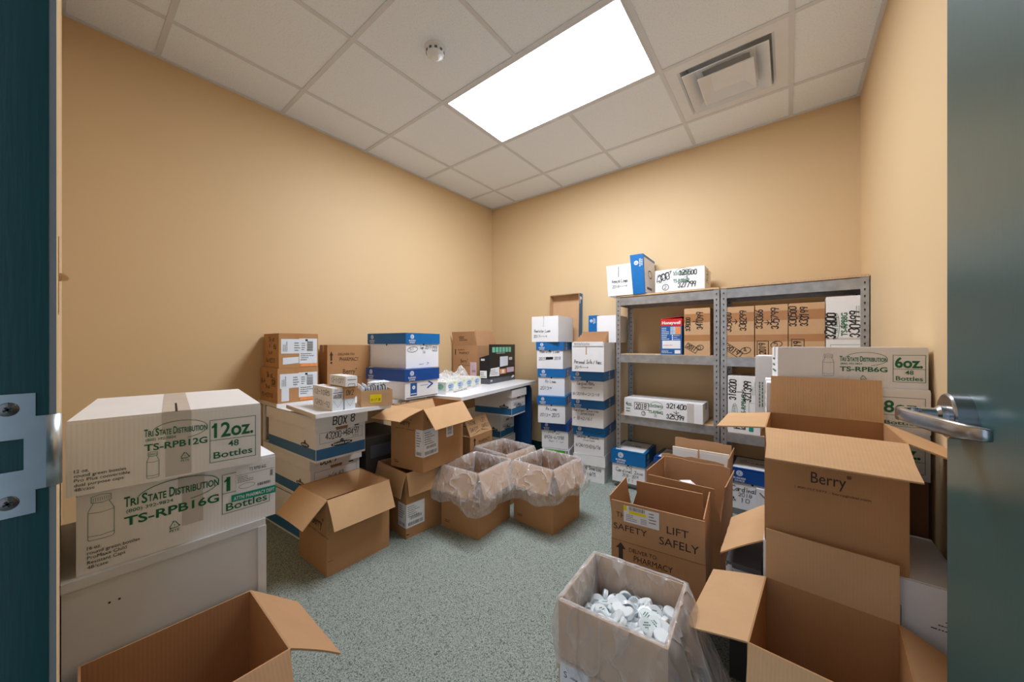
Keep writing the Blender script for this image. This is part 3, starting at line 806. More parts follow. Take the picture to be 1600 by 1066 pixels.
# ------------------------------------------------------------------ left side by the doorway
t = thing('storage_cabinet', 'light grey steel cabinet under the two green-printed white cartons', 'cabinet', (-1.40, .1835, 0), PI/2)
w, d, h = .362, .40, .637
bm = bmesh.new(); bx(bm, (-w/2,-d/2+.004,.0),(w/2,d/2,h-.018)); bevel(bm, .003, 2); obj('side_panel', bm, 'cab', t)
bm = bmesh.new(); bx(bm, (-w/2-.001,-d/2,h-.020),(w/2+.001,d/2,h)); bevel(bm, .004, 3); obj('top', bm, 'cab', t)
bm = bmesh.new(); bx(bm, (w/2-.018,-d/2-.002,.0),(w/2+.002,d/2,h-.019)); bevel(bm, .003, 2); obj('front_rail', bm, 'cab', t)
bm = bmesh.new()
for x in (-.115, -.10): cyl(bm, (x, -d/2+.0035, h-.075), .0022, .0022, .001, 10, 'y')
obj('rivet', bm, 'hole', t)

def pr_ts16(t, dims):
    w, d, h = dims; D = Decal(); D.boxface(dims, 'f')
    D.rect(.167, .045, .207, h-.002, 'tape_clear', .0005)
    tri_state(D, .069, .127, .170, 'TS-RPB16G', k=1.22)
    bottle_art(D, .016, .071, .054, .169)
    recycle(D, .153, .047, .019)
    D.frame(.246, .044, .354, .150, .0013, 'green'); D.line((.246,.099),(.354,.096), .0013, 'green')
    D.text('1', .255, .105, .036, 'green', bold=.03); D.poly([(.2505,.1335),(.2505,.1285),(.258,.133),(.258,.141)], 'green', .0012); D.text('Bottles', .254, .050, .020, 'green', width=.094, bold=.01)
    for i, s in enumerate(('16 oz.', 'round green bottles', 'ProMaxx Child', 'Resistant Caps', '48/case')):
        D.text(s, .015, .052-.0105*i, .0075, 'ink', width=(.020, .079, .058, .056, .030)[i])
    D.build('carton_print', t)
    L = Decal(); L.boxface(dims, 'f'); L.rect(.276, .086, .366, .160, 'paper', .0016)
    L.line((.277,.140),(.365,.140), .0008, 'ink_soft', .0022); L.n = Vector((0,-1,0)); 
    O = L.O.copy(); L.O = O + Vector((0,-.0012,0))
    L.text('TS RPB16G', .305, .146, .009, 'ink', width=.040); L.smalllines(.279, .118, .318, .137, 4); L.barcode(.325, .098, .358, .106); L.barcode(.355, .118, .362, .136, vertical=True)
    L.oval(.300, .107, .018, .007, .0008, 'ink_soft')
    L.build('shipping_label', t)
    B = Decal(); B.boxface(dims, 'f'); B.O = B.O + Vector((0,-.0024,0))
    B.poly([(.265,.071),(w+.0005,.066),(w+.0005,.088),(.265,.090)], 'teal'); B.text('ATTN: PHARMACY DEPT', .270, .0745, .0095, 'logo', width=.096, bold=.01, rot=-.02)
    B.build('warning_tape', t)
carton('shipping_carton', 'white carton printed 16 oz. with a teal tape strip, on the grey cabinet', 'carton', (-1.205,.391), .6375, 88.4, (.369,.45,.179), 'white', 'tape_clear', 'y', 'white bottle cartons', pr_ts16)
def pr_ts12(t, dims):
    w, d, h = dims; D = Decal(); D.boxface(dims, 'f')
    D.rect(.148, .005, .193, h-.002, 'tape_clear', .0005)
    tri_state(D, .113, .107, .110, 'TS-RPB12G', k=.92)
    bottle_art(D, .117, .010, .137, .071); recycle(D, .182, .044, .016)
    D.boxface(dims, 't').line((w*.5,.002),(w*.5,.16), .004, 'gap', .0012); D.boxface(dims, 'f')
    D.frame(.228, .020, .322, .128, .0012, 'green'); D.line((.228,.0765),(.322,.0745), .0012, 'green')
    D.text('12oz.', .236, .083, .036, 'green', width=.081, bold=.02); D.poly([(.2315,.112),(.2315,.107),(.239,.111),(.239,.119)], 'green', .0012); D.text('48', .275, .055, .0155, 'green', anchor='c', bold=.01); D.text('Bottles', .235, .029, .0165, 'green', width=.080, bold=.01)
    for i, s in enumerate(('12 oz.', 'round green bottles', 'Pro Plus convertible', 'dual purpose caps', '48/case')):
        D.text(s, .011, .049-.0098*i, .0068, 'ink', width=(.020, .074, .080, .070, .028)[i])
    D.build('carton_print', t)
carton('shipping_carton', 'white carton printed 12oz. 48 Bottles, topmost by the left doorway', 'carton', (-1.151,.339), .8185, 82.1, (.334,.445,.160), 'white', 'tape_clear', 'y', 'white bottle cartons', pr_ts12)
# open carton on the floor in the doorway's left corner
open_box('cardboard_box', 'empty open brown cardboard box on the floor against the grey cabinet', 'cardboard box', (-.884,.318), 0, 88.5, (.302,.300,.457),
         {'r': (127,.148,.008,.04,.001), 'f': (142,.15,.008)}, 'kraft_worn', group='open brown boxes')

# ------------------------------------------------------------------ file boxes and boards against the left wall
def h_box8(D, BD, vt, lo):
    w, d, h = BD
    D.hand('43200>48497', .050, vt-.062, .033, width=d-.085, rot=.02); D.hand('n/a yr', d*.72, vt-.072, .010)
    L = Decal(); L.boxface((.66, d+.02, .07), 'r'); L.O = Vector((BD[0]/2+.010, -d/2-.010, 0)); L.hand('BOX 8', .095, .014, .045, width=.13, w=.0055); L.build('handwriting', lo)
bankers('white bankers box marked BOX 8, top of its stack under the white board', (-1.973,.821), .508, 2.0, (.640,.300,.247), 'bankers boxes left of the open boxes', h_box8)
def h_box7(D, BD, vt, lo):
    w, d, h = BD; D.hand('n/a 43', .10, vt-.070, .022)
    L = Decal(); L.O = Vector((w/2+.010, -d/2-.010, 0)); L.U = Vector((0,1,0)); L.V = Vector((0,0,1)); L.n = Vector((1,0,0)); L.hand('BOX 7', .06, .018, .036, width=.10, w=.005); L.build('handwriting', lo)
bankers('white bankers box in the middle of the stack under BOX 8', (-2.108,.850), .256, 2.5, (.640,.310,.250), 'bankers boxes left of the open boxes', h_box7)
bankers('white bankers box on the floor at the bottom of the stack under BOX 8', (-2.160,.852), 0, 4.0, (.600,.310,.254), 'bankers boxes left of the open boxes')
def board(label, N, z, yaw, w, d, legs=()):
    t = base('white_board', label, 'board', N, z, yaw, w, d)
    bm = bmesh.new(); bx(bm, (-w/2+.002,-d/2+.002,.001),(w/2-.002,d/2-.002,.0205)); bevel(bm, .002, 2); obj('panel', bm, 'laminate', t)
    bm = bmesh.new(); e = .0018
    for a, b in (((-w/2,-d/2,0),(w/2,-d/2+.002,.019)),((-w/2,d/2-.002,0),(w/2,d/2,.019)),((-w/2,-d/2+.002,0),(-w/2+.002,d/2-.002,.019))): bx(bm, a, b)
    obj('edge_band', bm, 'lam_edge', t)
    bm = bmesh.new(); bx(bm, (w/2-.002,-d/2+.002,0),(w/2,d/2-.002,.0205)); obj('front_edge', bm, 'laminate', t)
    for lx_, ly_ in legs:
        a = R(yaw); c = Vector(t.location); v = Matrix.Rotation(-a, 3, 'Z') @ (Vector((lx_, ly_, z)) - c)
        bm = bmesh.new(); cyl(bm, (v.x, v.y, -z), .011, .011, z, 12); obj('leg', bm, 'cab', t)
    return t
board('narrow white board along the left wall holding the two stacked labelled brown boxes', (-2.462,.806), .756, 0, .318, .93, [(-2.755,.835),(-2.755,1.70),(-2.49,1.70),(-2.49,1.145)])
board('white board lying over BOX 8 and the narrow board by the left wall', (-1.829,.764), .777, -3.4, .44, .40)
board('white board under the two blue lidded storage boxes on the left', (-2.035,1.19), .7555, 0, .42, .405, [(-2.05,1.58),(-2.43,1.58)])
def pr_label(dims, D, flip=False):
    w, d, h = dims
    D.boxface(dims, 'r')
    D.rect(.012*1, h*.42, d*.56, h*.84, 'bluepaper', .0008); D.rect(d*.50, h*.12, d-.006, h*.86, 'bluepaper', .0010)
    O = D.O.copy(); D.O = O + Vector((.0008,0,0))
    D.smalllines(.02, h*.48, .048, h*.80, 3, 'ink_soft', vertical=True); D.smalllines(.085, h*.48, .12, h*.76, 4, 'ink_soft', seed=9)
    D.barcode(d*.70, h*.48, d*.86, h*.78, 'ink_soft', vertical=True, n=9); D.rect(d*.66, h*.78, d*.72, h*.84, 'ink')
    D.smalllines(d*.54, h*.20, d*.9, h*.44, 4, 'ink_soft', seed=5); D.smalllines(d*.56, h*.5, d*.66, h*.75, 4, 'ink_soft', seed=15)
    D.O = O
    if flip: D.rect(.02, h*.05, .062, h*.42, 'bluepaper', .0012)
    else: D.poly([(.02,h*.10),(.11,h*.14),(.11,h*.32),(.022,h*.30)], 'bluepaper', .0012)
    D.poly([(d*.52,h*.035),(d-.006,h*.03),(d-.006,h*.115),(d*.55,h*.125)], 'orange', .0013)
def pr_b2(t, dims):
    w, d, h = dims; D = Decal(); pr_label(dims, D, True); D.build('shipping_labels', t)
    D = Decal(); D.boxface(dims, 'f'); 
    D.hand('Sk at', w*.40, h*.74, h*.13, 'ink_brown', width=w*.36); D.hand('No 4', w*.08, h*.55, h*.12, 'ink_brown'); D.hand('(SJ)', w*.62, h*.52, h*.16, 'ink_brown'); D.frame(w*.66, h*.48, w*.88, h*.72, .003, 'ink_brown'); D.hand('53', w*.70, h*.52, h*.14, 'ink_brown')
    D.hand('5k at', w*.34, h*.40, h*.11, 'ink_brown'); D.hand('MD>0518', w*.10, h*.14, h*.12, 'ink_brown', width=w*.66); D.build('handwriting', t)
carton('cardboard_box', 'labelled brown box marked in black marker, lower of two by the left wall', 'cardboard box', (-2.473,.815), .777, 0, (.303,.235,.215), 'kraft', 'tape_brown', 'x', 'labelled brown boxes by the left wall', pr_b2)
def pr_b1(t, dims):
    w, d, h = dims; D = Decal(); pr_label(dims, D); D.build('shipping_labels', t)
    D = Decal(); D.boxface(dims, 'f')
    D.hand('Sk at', w*.36, h*.78, h*.12, 'ink_brown', width=w*.40); D.hand('8', w*.40, h*.60, h*.10, 'ink_brown'); D.hand('MJ', w*.68, h*.54, h*.15, 'ink_brown'); D.hand('5k at', w*.34, h*.40, h*.10, 'ink_brown'); D.hand('No>0515', w*.18, h*.16, h*.12, 'ink_brown', width=w*.6); D.build('handwriting', t)
b1 = carton('cardboard_box', 'labelled brown box, upper of two stacked by the left wall', 'cardboard box', (-2.486,.826), .9925, -1.5, (.285,.226,.218), 'kraft', 'tape_brown', 'x', 'labelled brown boxes by the left wall', pr_b1)
def pr_b3(t, dims):
    w, d, h = dims; D = Decal(); D.boxface(dims, 'r')
    D.text('DELIVER TO', d*.25, h*.80, .016, 'ink_brown', width=d*.38); D.text('PHARMACY', d*.28, h*.69, .026, 'ink_brown', width=d*.46)
    berry_logo(D, d*.36, h*.44, d*.34, sub=False); D.text('1.800.757.5377 - berryglobal.com', d*.24, h*.36, .010, 'ink_brown', width=d*.54)
    D.rect(d*.07, h*.70, d*.11, h*.80, 'ink_brown'); D.poly([(d*.05,h*.80),(d*.13,h*.80),(d*.09,h*.88)], 'ink_brown'); D.rect(d*.07, h*.64, d*.11, h*.68, 'ink_brown')
    D.build('carton_print', t)
carton('cardboard_box', 'plain brown box marked deliver to pharmacy, behind the small white boxes', 'cardboard box', (-2.487,1.115), .777, -13.9, (.28,.273,.361), 'kraft', 'tape_brown', 'y', None, pr_b3)
# two blue-lidded boxes
def h_bsu(D, BD, vt):
    w, d, h = BD; D.boxface(BD, 'r'); D.disc(d*.52, vt-.004, .007, 'gap', .0007, b=.009)
    D.hand('Jan 2019', d*.40, vt-.035, .024, width=d*.36); D.hand('16', d*.48, vt-.065, .018); D.oval(d*.19, vt-.038, .045, .018, .003, 'ink', rot=.1); D.hand('5/1', d*.10, vt-.044, .016); D.frame(d*.80, vt-.052, d*.95, vt-.020, .003, 'ink'); D.hand('51', d*.83, vt-.046, .022)
    D.smalllines(d*.38, .022, d*.62, .030, 1, 'ink_soft'); D.path([(d*.62,.02),(d*.68,.032),(d*.62,.036)], .002, 'ink')
file_box('storage box with bright blue lid, upper of the pair on the left board', (-2.035,1.422), .977, 5.2, (.416,.317,.243), 'blue', 'blue lidded boxes on the left board', h_bsu, lid_h=.075)
def h_bsl(D, BD, vt):
    w, d, h = BD; D.boxface(BD, 'r'); D.rect(d*.15, .02, d*.34, .105, 'pkgblue'); D.disc(d*.245, .075, .013, 'logo', .0010); D.text('B', d*.245, .069, .012, 'pkgblue', anchor='c', lift=.0016); D.rect(d*.16, .03, d*.33, .036, 'logo', .001)
    D.rect(d*.44, .082, d*.68, .085, 'band'); D.path([(d*.66,.062),(d*.82,.088),(d*.70,.104)], .010, 'blue_deep'); D.rect(.01, .005, d*.98, .010, 'ink')
file_box('storage box with deep blue lid, lower of the pair on the left board', (-1.980,1.376), .777, 3.9, (.424,.306,.198), 'blue_deep', 'blue lidded boxes on the left board', h_bsl, lid_h=.080)
# small stacked mailer boxes and the tray of envelopes on the white board
def small(label, N, z, yaw, dims, mat, prints, seam='x'):
    return carton('small_box', label, 'small box', N, z, yaw, dims, mat, None, seam, 'small boxes on the white board', prints)
def sp(num, low=False, end=None):
    def f(t, dims):
        w, d, h = dims; D = Decal(); D.boxface(dims, 'f'); D.hand(num, w*.10, h*.30, h*.42, 'ink_soft', width=w*.8)
        D.boxface(dims, 'r')
        if end == 'x': D.line((.003,h*.95),(d*.52,h*.25), .0008, 'ink_soft'); D.line((d-.003,h*.95),(d*.5,h*.25), .0008, 'ink_soft'); D.rect(.001,.001,d-.001,h-.002,'bluepaper',.0004)
        if end == 'n': D.rect(d*.1, h*.54, d*.95, h*.60, 'blue_deep'); D.hand('00200', d*.12, h*.1, h*.30, 'ink', width=d*.75); D.smalllines(d*.2, h*.7, d*.8, h*.9, 2)
        if end == 'k': D.hand('0V2', d*.15, h*.25, h*.42, 'ink_brown', width=d*.7)
        if end == 'w': D.rect(d*.15, h*.62, d*.9, h*.68, 'ink_soft'); D.path([(d*.2,h*.06),(d*.25,h*.25),(d*.75,h*.25),(d*.8,h*.06)], .002, 'ink')
        D.build('handwriting', t)
    return f
small('small white box with a folded end, bottom of the front stack on the white board', (-1.858,.858), .7975, -4, (.270,.056,.057), 'white', sp('12431-92', end='x'))
small('small white box with a blue stripe, top of the front stack on the white board', (-1.862,.859), .8555, -3, (.262,.056,.058), 'white', sp('12-1085', end='n'))
small('small white box with a folded end beneath the small brown-ended box', (-1.850,.918), .7975, -4, (.200,.055,.059), 'white', sp('2', end='x'))
small('small brown-ended box between two small white boxes', (-1.846,.916), .8575, -4, (.200,.056,.060), 'kraft', sp('2', end='k'))
small('small white box on top of the small brown-ended box', (-1.838,.917), .9185, -2, (.192,.062,.054), 'white', sp('12-11077', end='w'))
ty = base('tray_box', 'low brown tray box with a yellow sticker, full of envelopes', 'tray box', (-1.841,1.004), .798, -20.5, .164, .164)
bm = bmesh.new(); q = .082; th = .003
bx(bm, (-q,-q,0),(q,q,th)); bx(bm, (-q,-q,th),(-q+th,q,.088)); bx(bm, (q-th,-q,th),(q,q,.088)); bx(bm, (-q+th,-q,th),(q-th,-q+th,.088)); bx(bm, (-q+th,q-th,th),(q-th,q,.088))
obj('body', bm, 'kraft_pale', ty)
D = Decal(); D.boxface((.164,.164,.088), 'r'); D.rect(.045, .020, .105, .066, 'yellow'); D.hand('6-7 8', .050, .030, .014, 'ink', width=.05); D.build('yellow_sticker', ty)
for i in range(11):
    rn = random.Random(i); y = -.070+.0128*i; hgt = .085+rn.uniform(.012,.030)
    o = thing('envelope', 'white envelope standing in the yellow-stickered tray box', 'envelope', (0,0,0), 0, 'envelopes in the tray box')
    bm = bmesh.new(); wd = .072
    mm = Matrix.Rotation(R(rn.uniform(2,5)), 4, 'X')
    bx(bm, (-wd,-.0018,0),(wd,.0018,hgt), 0, Matrix.Translation((0,0,.004)) @ mm); bevel(bm, .001, 1)
    a = R(-20.5); p = Vector(ty.location) + Matrix.Rotation(a, 3, 'Z') @ Vector((rn.uniform(-.003,.003), y, 0))
    o.location = p; o.rotation_euler = (0,0,a)
    obj('sheet', bm, 'bluepaper' if i % 3 else 'paper', o)
pl = base('plastic_pouch', 'clear plastic pouch lying on the envelopes in the tray box', 'plastic pouch', (-1.838,1.062), .912, -18, .10, .10)
bm = bmesh.new(); rn = random.Random(5); g = []
for k in (0, 1):
    for i in range(9):
        for j in range(9):
            u, v = i/8, j/8; e = min(1, 4*min(u, 1-u, v, 1-v)); g.append(bm.verts.new(((u-.5)*.085+rn.uniform(-.002,.002), (v-.5)*.12+rn.uniform(-.002,.002), .004+(.012 if k else -.003)*e+.010*u+rn.uniform(-.0025,.0025)*k)))
for k in (0, 1):
    for i in range(8):
        for j in range(8):
            q = k*81+i*9+j; bm.faces.new((g[q],g[q+9],g[q+10],g[q+1]) if k else (g[q],g[q+1],g[q+10],g[q+9]))
obj('film', bm, 'bluepaper', pl)

# ------------------------------------------------------------------ table towards the far corner and what stands on it
TYAW = 10.5; FC = Vector((-2.05, 3.02)); ta = R(TYAW)
TW, TL = .575, 1.33
t = base('table', 'white topped table with blue end panels in the far left corner', 'table', (FC.x+math.sin(ta)*TL, FC.y-math.cos(ta)*TL), 0, TYAW, TW, TL)
bm = bmesh.new(); bx(bm, (-TW/2,-TL/2,.745),(TW/2,TL/2,.770)); bevel(bm, .004, 3); obj('tabletop', bm, 'laminate', t)
for s_ in (1,):
    bm = bmesh.new(); y0 = s_*(TL/2-.09); W = TW/2-.03; H = .744; rr = .07
    pts = [(-W,0),(W,0),(W,H-rr)]+[(W-rr+rr*math.cos(R(a)), H-rr+rr*math.sin(R(a))) for a in range(15, 91, 15)]+[(-W+rr+rr*math.cos(R(a)), H-rr+rr*math.sin(R(a))) for a in range(90, 181, 15)]
    va = [bm.verts.new((x,y0-.013,z)) for x,z in pts]; vb = [bm.verts.new((x,y0+.013,z)) for x,z in pts]
    for k in range(len(pts)): bm.faces.new((va[k],va[(k+1)%len(pts)],vb[(k+1)%len(pts)],vb[k]))
    bm.faces.new(va[::-1]); bm.faces.new(vb); obj('end_panel', bm, 'navy', t)
def pr_b7(t, dims, fo):
    w, d, h = dims; D = Decal(); D.boxface(dims, 'f')
    D.text('DELIVER TO', w*.22, h*.86, .014, 'ink_brown', width=w*.28); D.text('PHARMACY', w*.28, h*.76, .024, 'ink_brown', width=w*.42)
    D.rect(w*.10, h*.74, w*.14, h*.90, 'ink_brown'); berry_logo(D, w*.34, h*.52, w*.30, sub=False); D.text('1.800.757.5377 - berryglobal.com', w*.26, h*.44, .008, 'ink_brown', width=w*.46)
    D.rect(w*.73, h*.06, w*.98, h*.54, 'pink', .0008); D.smalllines(w*.78, h*.34, w*.94, h*.46, 3, 'lilacprint'); D.barcode(w*.80, h*.26, w*.94, h*.33, 'ink_soft'); D.barcode(w*.80, h*.10, w*.92, h*.16, 'ink_soft')
    D.build('carton_print', t)
    E_ = Decal(); flap_face(E_, dims, 'f', 10, .14); E_.smalllines(.10, .05, .22, .10, 3, 'ink_brown'); E_.build('flap_print', t)
open_box('cardboard_box', 'open brown box with two flaps standing up, in the far left corner', 'cardboard box', (-2.432,2.518), .7705, 4, (.327,.31,.36),
         {'f': (10,.142,.008), 'r': (-10,.155,.004), 'b': (-150,.15,.008), 'l': (-140,.15,.008)}, 'kraft_worn', prints=pr_b7, group='open brown boxes')
# black toner carton with a torn-open slanted top
tn = base('toner_carton', 'black printed carton with mint stripes and a torn open top on the table', 'carton', (-2.204,2.446), .7705, 11.1, .107, .53)
w, d, h = .107, .53, .282; th = .004
bm = bmesh.new()
bx(bm, (-w/2,-d/2,0),(w/2,d/2,th)); bx(bm, (w/2-th,-d/2,th),(w/2,d/2,.372))
def prism(bm, pts, x0=None, x1=None, y0=None, y1=None):
    if x0 is not None: va = [bm.verts.new((x0,p,q)) for p,q in pts]; vb = [bm.verts.new((x1,p,q)) for p,q in pts]
    else: va = [bm.verts.new((p,y0,q)) for p,q in pts]; vb = [bm.verts.new((p,y1,q)) for p,q in pts]
    n = len(pts)
    for k in range(n): bm.faces.new((va[k],va[(k+1)%n],vb[(k+1)%n],vb[k]))
    bm.faces.new(va[::-1]); bm.faces.new(vb)
prism(bm, [(-w/2,th),(w/2-th,th),(w/2-th,h*.97),(-w/2,h*.87)], y0=-d/2, y1=-d/2+th); prism(bm, [(-w/2,th),(w/2-th,th),(w/2-th,h*.97),(-w/2,h*.87)], y0=d/2-th, y1=d/2)
bx(bm, (-w/2,-d/2+th,th),(-w/2+th,d/2-th,h*.87))
obj('body', bm, 'black_card', tn)
D = Decal(); BD = (w,d,h); D.boxface(BD, 'r'); D.rect(0, 0, d, h*.17, 'grey_card'); h = .360
for i in range(6): D.rect(d*(.10+.125*i), h*.82, d*(.10+.125*i)+d*.10, h*.96, 'mint')
D.poly([(d*.38,h*.42),(d*.69,h*.44),(d*.70,h*.70),(d*.38,h*.70)], 'bluepaper', .0012)
D.poly([(d*.0,h*.20),(d*.36,h*.18),(d*.36,h*.42),(d*.05,h*.40)], 'paper', .001); D.smalllines(d*.04, h*.22, d*.33, h*.38, 4, 'ink_soft')
D.rect(d*.38, h*.22, d*.62, h*.36, 'orange', .0008); D.rect(d*.45, h*.24, d*.55, h*.34, 'paper', .001); D.rect(d*.65, h*.24, d*.95, h*.38, 'pink', .0008); D.smalllines(d*.66, h*.25, d*.94, h*.37, 3, 'lilacprint')
D.smalllines(d*.74, h*.56, d*.97, h*.66, 1, 'logo', t=.8); D.poly([(d*.86,h*.06),(d*.97,h*.10),(d*.92,h*.15),(d*.84,h*.10)], 'logo', .001); D.smalllines(d*.04, h*.04, d*.15, h*.10, 1, 'logo', t=.7)
D.smalllines(d*.25, h*.78, d*.8, h*.81, 1, 'logo')
h = .282; D.boxface(BD, 'f'); D.rect(0, 0, w, h*.17, 'grey_card'); D.rect(w*.05, h*.20, w*.75, h*.44, 'paper'); D.smalllines(w*.15, h*.74, w*.8, h*.84, 1, 'logo', t=.7); D.smalllines(w*.1, h*.22, w*.7, h*.4, 3, 'ink_soft')
D.build('carton_print', tn)
# shrink-wrapped tissue pack on a printed tray, and the loose film on it
sf = base('tissue_pack', 'shrink-wrapped pack of pale printed tissue boxes on the white tabletop', 'tissue pack', (-1.997,1.739), .7705, 16.4, .20, .58)
w, d, h = .20, .58, .090
bm = bmesh.new(); bx(bm, (-w/2,-d/2,0),(w/2,d/2,.020)); obj('tray', bm, 'paper', sf)
D = Decal(); D.boxface((w,d,.02), 'r'); D.text('spindrift', d*.18, .003, .012, 'ink', width=d*.36); D.rect(0,.017,d,.0195,'orange'); D.smalllines(d*.72,.004,d*.92,.016,2,'lilacprint'); D.boxface((w,d,.02), 'f'); D.smalllines(.03,.003,.13,.015,2,'ink_soft'); D.build('tray_print', sf)
for i in range(2):
    for j in range(4):
        bm = bmesh.new(); x0_ = -w/2+.004+i*.097; y0_ = -d/2+.006+j*.142
        bx(bm, (x0_,y0_,.0205),(x0_+.095,y0_+.140,h)); bevel(bm, .005, 2)
        k = obj('tissue_box', bm, 'tissuecol', sf)
        D = Decal(); D.face((x0_+.0955,y0_,.0205),(0,1,0),(0,0,1),(1,0,0)); D.disc(.07,.035,.045,'lilacprint',.0006,b=.022); D.rect(.04,.004,.10,.012,'greenprint'); D.smalllines(.04,.02,.10,.05,2,'pkgblue',seed=j); D.disc(.125,.056,.014,'limeprint',.0008,b=.009)
        D.face((x0_,y0_-.0005,.0205),(1,0,0),(0,0,1),(0,-1,0)); D.disc(.045,.035,.03,'greenprint',.0006,b=.022); D.smalllines(.02,.02,.07,.05,2,'ink_soft')
        D.build('wrap_print', k)
bm = bmesh.new(); rn = random.Random(12); n = 26; g = []
for i in range(n+1):
    for j in range(n+1):
        u, v = i/n, j/n; x = (u-.5)*.19; y = (v-.5)*.40-.06
        e = math.sin(PI*u)*math.sin(PI*v)
        z = h+.003+e**.5*(.030+.030*math.sin(9*u+3)*math.sin(7*v+1)+.022*math.sin(17*u-5*v)+.014*rn.uniform(-1,1))
        z += .085*max(0, 1-abs(v-.92)/.14)*max(0, 1-abs(u-.5)/.42)
        g.append(bm.verts.new((x,y,max(h+.002,z))))
for i in range(n):
    for j in range(n): bm.faces.new((g[i*(n+1)+j],g[(i+1)*(n+1)+j],g[(i+1)*(n+1)+j+1],g[i*(n+1)+j+1]))
pw = obj('loose_film', bm, 'poly', sf)
for x_ in (-TW/2+.03, TW/2-.30):
    bm = bmesh.new(); cyl(bm, (x_, -TL/2+.05, 0), .014, .014, .745, 16); obj('leg', bm, 'navy', t)
# boxes under the table, towards the far corner
def h_ub(s1, s2):
    def f(D, BD, vt, lo):
        w, d, h = BD; D.hand(s1, .04, vt-.075, .026, width=d*.4); D.hand(s2, d*.56, vt-.085, .022, width=d*.3); D.smalllines(.05, .095, d*.8, .11, 1)
    return f
bankers('white bankers box tucked under the far table, topmost and nearest its edge', (-1.955,2.475), .492, 9.6, (.42,.285,.238), 'bankers boxes under the far table', h_ub('2014', '8-12'))
bankers('white bankers box under the far table, second from the floor', (-2.145,2.545), .246, 9.6, (.42,.285,.245), 'bankers boxes under the far table', h_ub('4004', '341'))
bankers('white bankers box on the floor under the far table', (-2.145,2.545), 0, 9.6, (.42,.285,.245), 'bankers boxes under the far table', h_ub('4003', '340'))
def h_dark(D, BD, vt):
    w, d, h = BD; D.boxface(BD, 'r'); D.rect(.03, h*.50, d-.03, h*.80, 'grey_card'); D.oval(d*.5, h*.30, .014, .018, .004, 'ink_soft')
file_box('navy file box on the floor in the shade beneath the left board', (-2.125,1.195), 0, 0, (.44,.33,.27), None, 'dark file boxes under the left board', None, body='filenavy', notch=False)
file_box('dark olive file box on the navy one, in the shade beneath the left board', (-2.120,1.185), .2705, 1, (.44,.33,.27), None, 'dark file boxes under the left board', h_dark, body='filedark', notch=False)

# ------------------------------------------------------------------ open brown boxes in the middle of the floor
def pr_o2(t, dims, fo):
    w, d, h = dims; D = Decal(); D.boxface(dims, 'f'); berry_logo(D, w*.50, h*.60, w*.40); D.boxface(dims, 'r'); D.rect(.006, h*.19, .03, h*.195, 'gap'); D.build('carton_print', t)
o2 = open_box('cardboard_box', 'open brown box on the carpet in front of the bankers box stack', 'cardboard box', (-1.785,.798), 0, .6, (.314,.343,.376),
         {'f': (132,.152,.003,.03), 'r': (152,.150,.003,.04), 'b': (-128,.15,.006), 'l': (-118,.15,.006)}, 'kraft', group='open brown boxes', prints=pr_o2)
def lab_corner(t, dims, u_left, v0, v1, wr, name='shipping_label'):
    w, d, h = dims; D = Decal()
    D.boxface(dims, 'f'); D.rect(w-u_left, v0, w, v1, 'paper', .0008); D.smalllines(w-u_left+.008, v0+(v1-v0)*.35, w-.012, v1-.012, 6, 'ink_soft'); D.barcode(w-u_left+.01, v0+.008, w-.012, v0+.028, 'ink_soft')
    D.boxface(dims, 'r'); D.rect(0, v0, wr, v1, 'paper', .0008); D.smalllines(.010, v0+(v1-v0)*.42, wr*.75, v1-.012, 6, 'ink_soft', seed=8); D.barcode(wr*.2, v0+.045, wr*.85, v0+.062, 'ink_soft'); D.barcode(wr*.1, v0+.010, wr*.9, v0+.030, 'ink_soft')
    D.build(name, t)
def pr_o4(t, dims, fo):
    lab_corner(t, dims, .085, .06, .20, .125)
    D = Decal(); D.boxface(dims, 'r'); D.rect(.002,.02,.02,.025,'gap'); D.build('carton_print', t)
open_box('cardboard_box', 'brown box on the carpet underneath the higher open labelled box', 'cardboard box', (-1.770,1.239), 0, -3.7, (.335,.315,.385),
         {'f': (163,.145,.004,.04), 'r': (168,.135,.004,.03)}, 'kraft', group='open brown boxes', prints=pr_o4)
def pr_o3(t, dims, fo):
    w, d, h = dims; lab_corner(t, dims, .062, .090, .250, .125)
    D = Decal(); D.boxface(dims, 'f'); berry_logo(D, w*.30, h*.71, w*.36); D.rect(.03,.03,.07,.034,'ink_brown'); D.rect(.03,.040,.06,.043,'ink_brown')
    D.boxface(dims, 'r'); D.text('PHARMACY', .03, h*.80, .022, 'ink_brown', width=.17); D.text('DELIVER TO', .02, h*.90, .014, 'ink_brown', width=.10); D.build('carton_print', t)
    D = Decal(); D.boxface(dims, 'r'); D.rect(.20, .165, .265, .280, 'paper', .0008); D.barcode(.212, .18, .252, .27, 'ink_soft', vertical=True); D.rect(.115, .30, .225, .335, 'paper', .0008); D.smalllines(.125,.305,.215,.33,2); D.build('barcode_label', t)
open_box('cardboard_box', 'open labelled brown box stacked on another near the table', 'cardboard box', (-1.691,1.300), .3865, 7.4, (.274,.365,.375),
         {'f': (105,.165,.016,.02), 'r': (140,.145,.004,.03), 'b': (150,.12,.006), 'l': (-150,.12,.006)}, 'kraft', group='open brown boxes', prints=pr_o3)
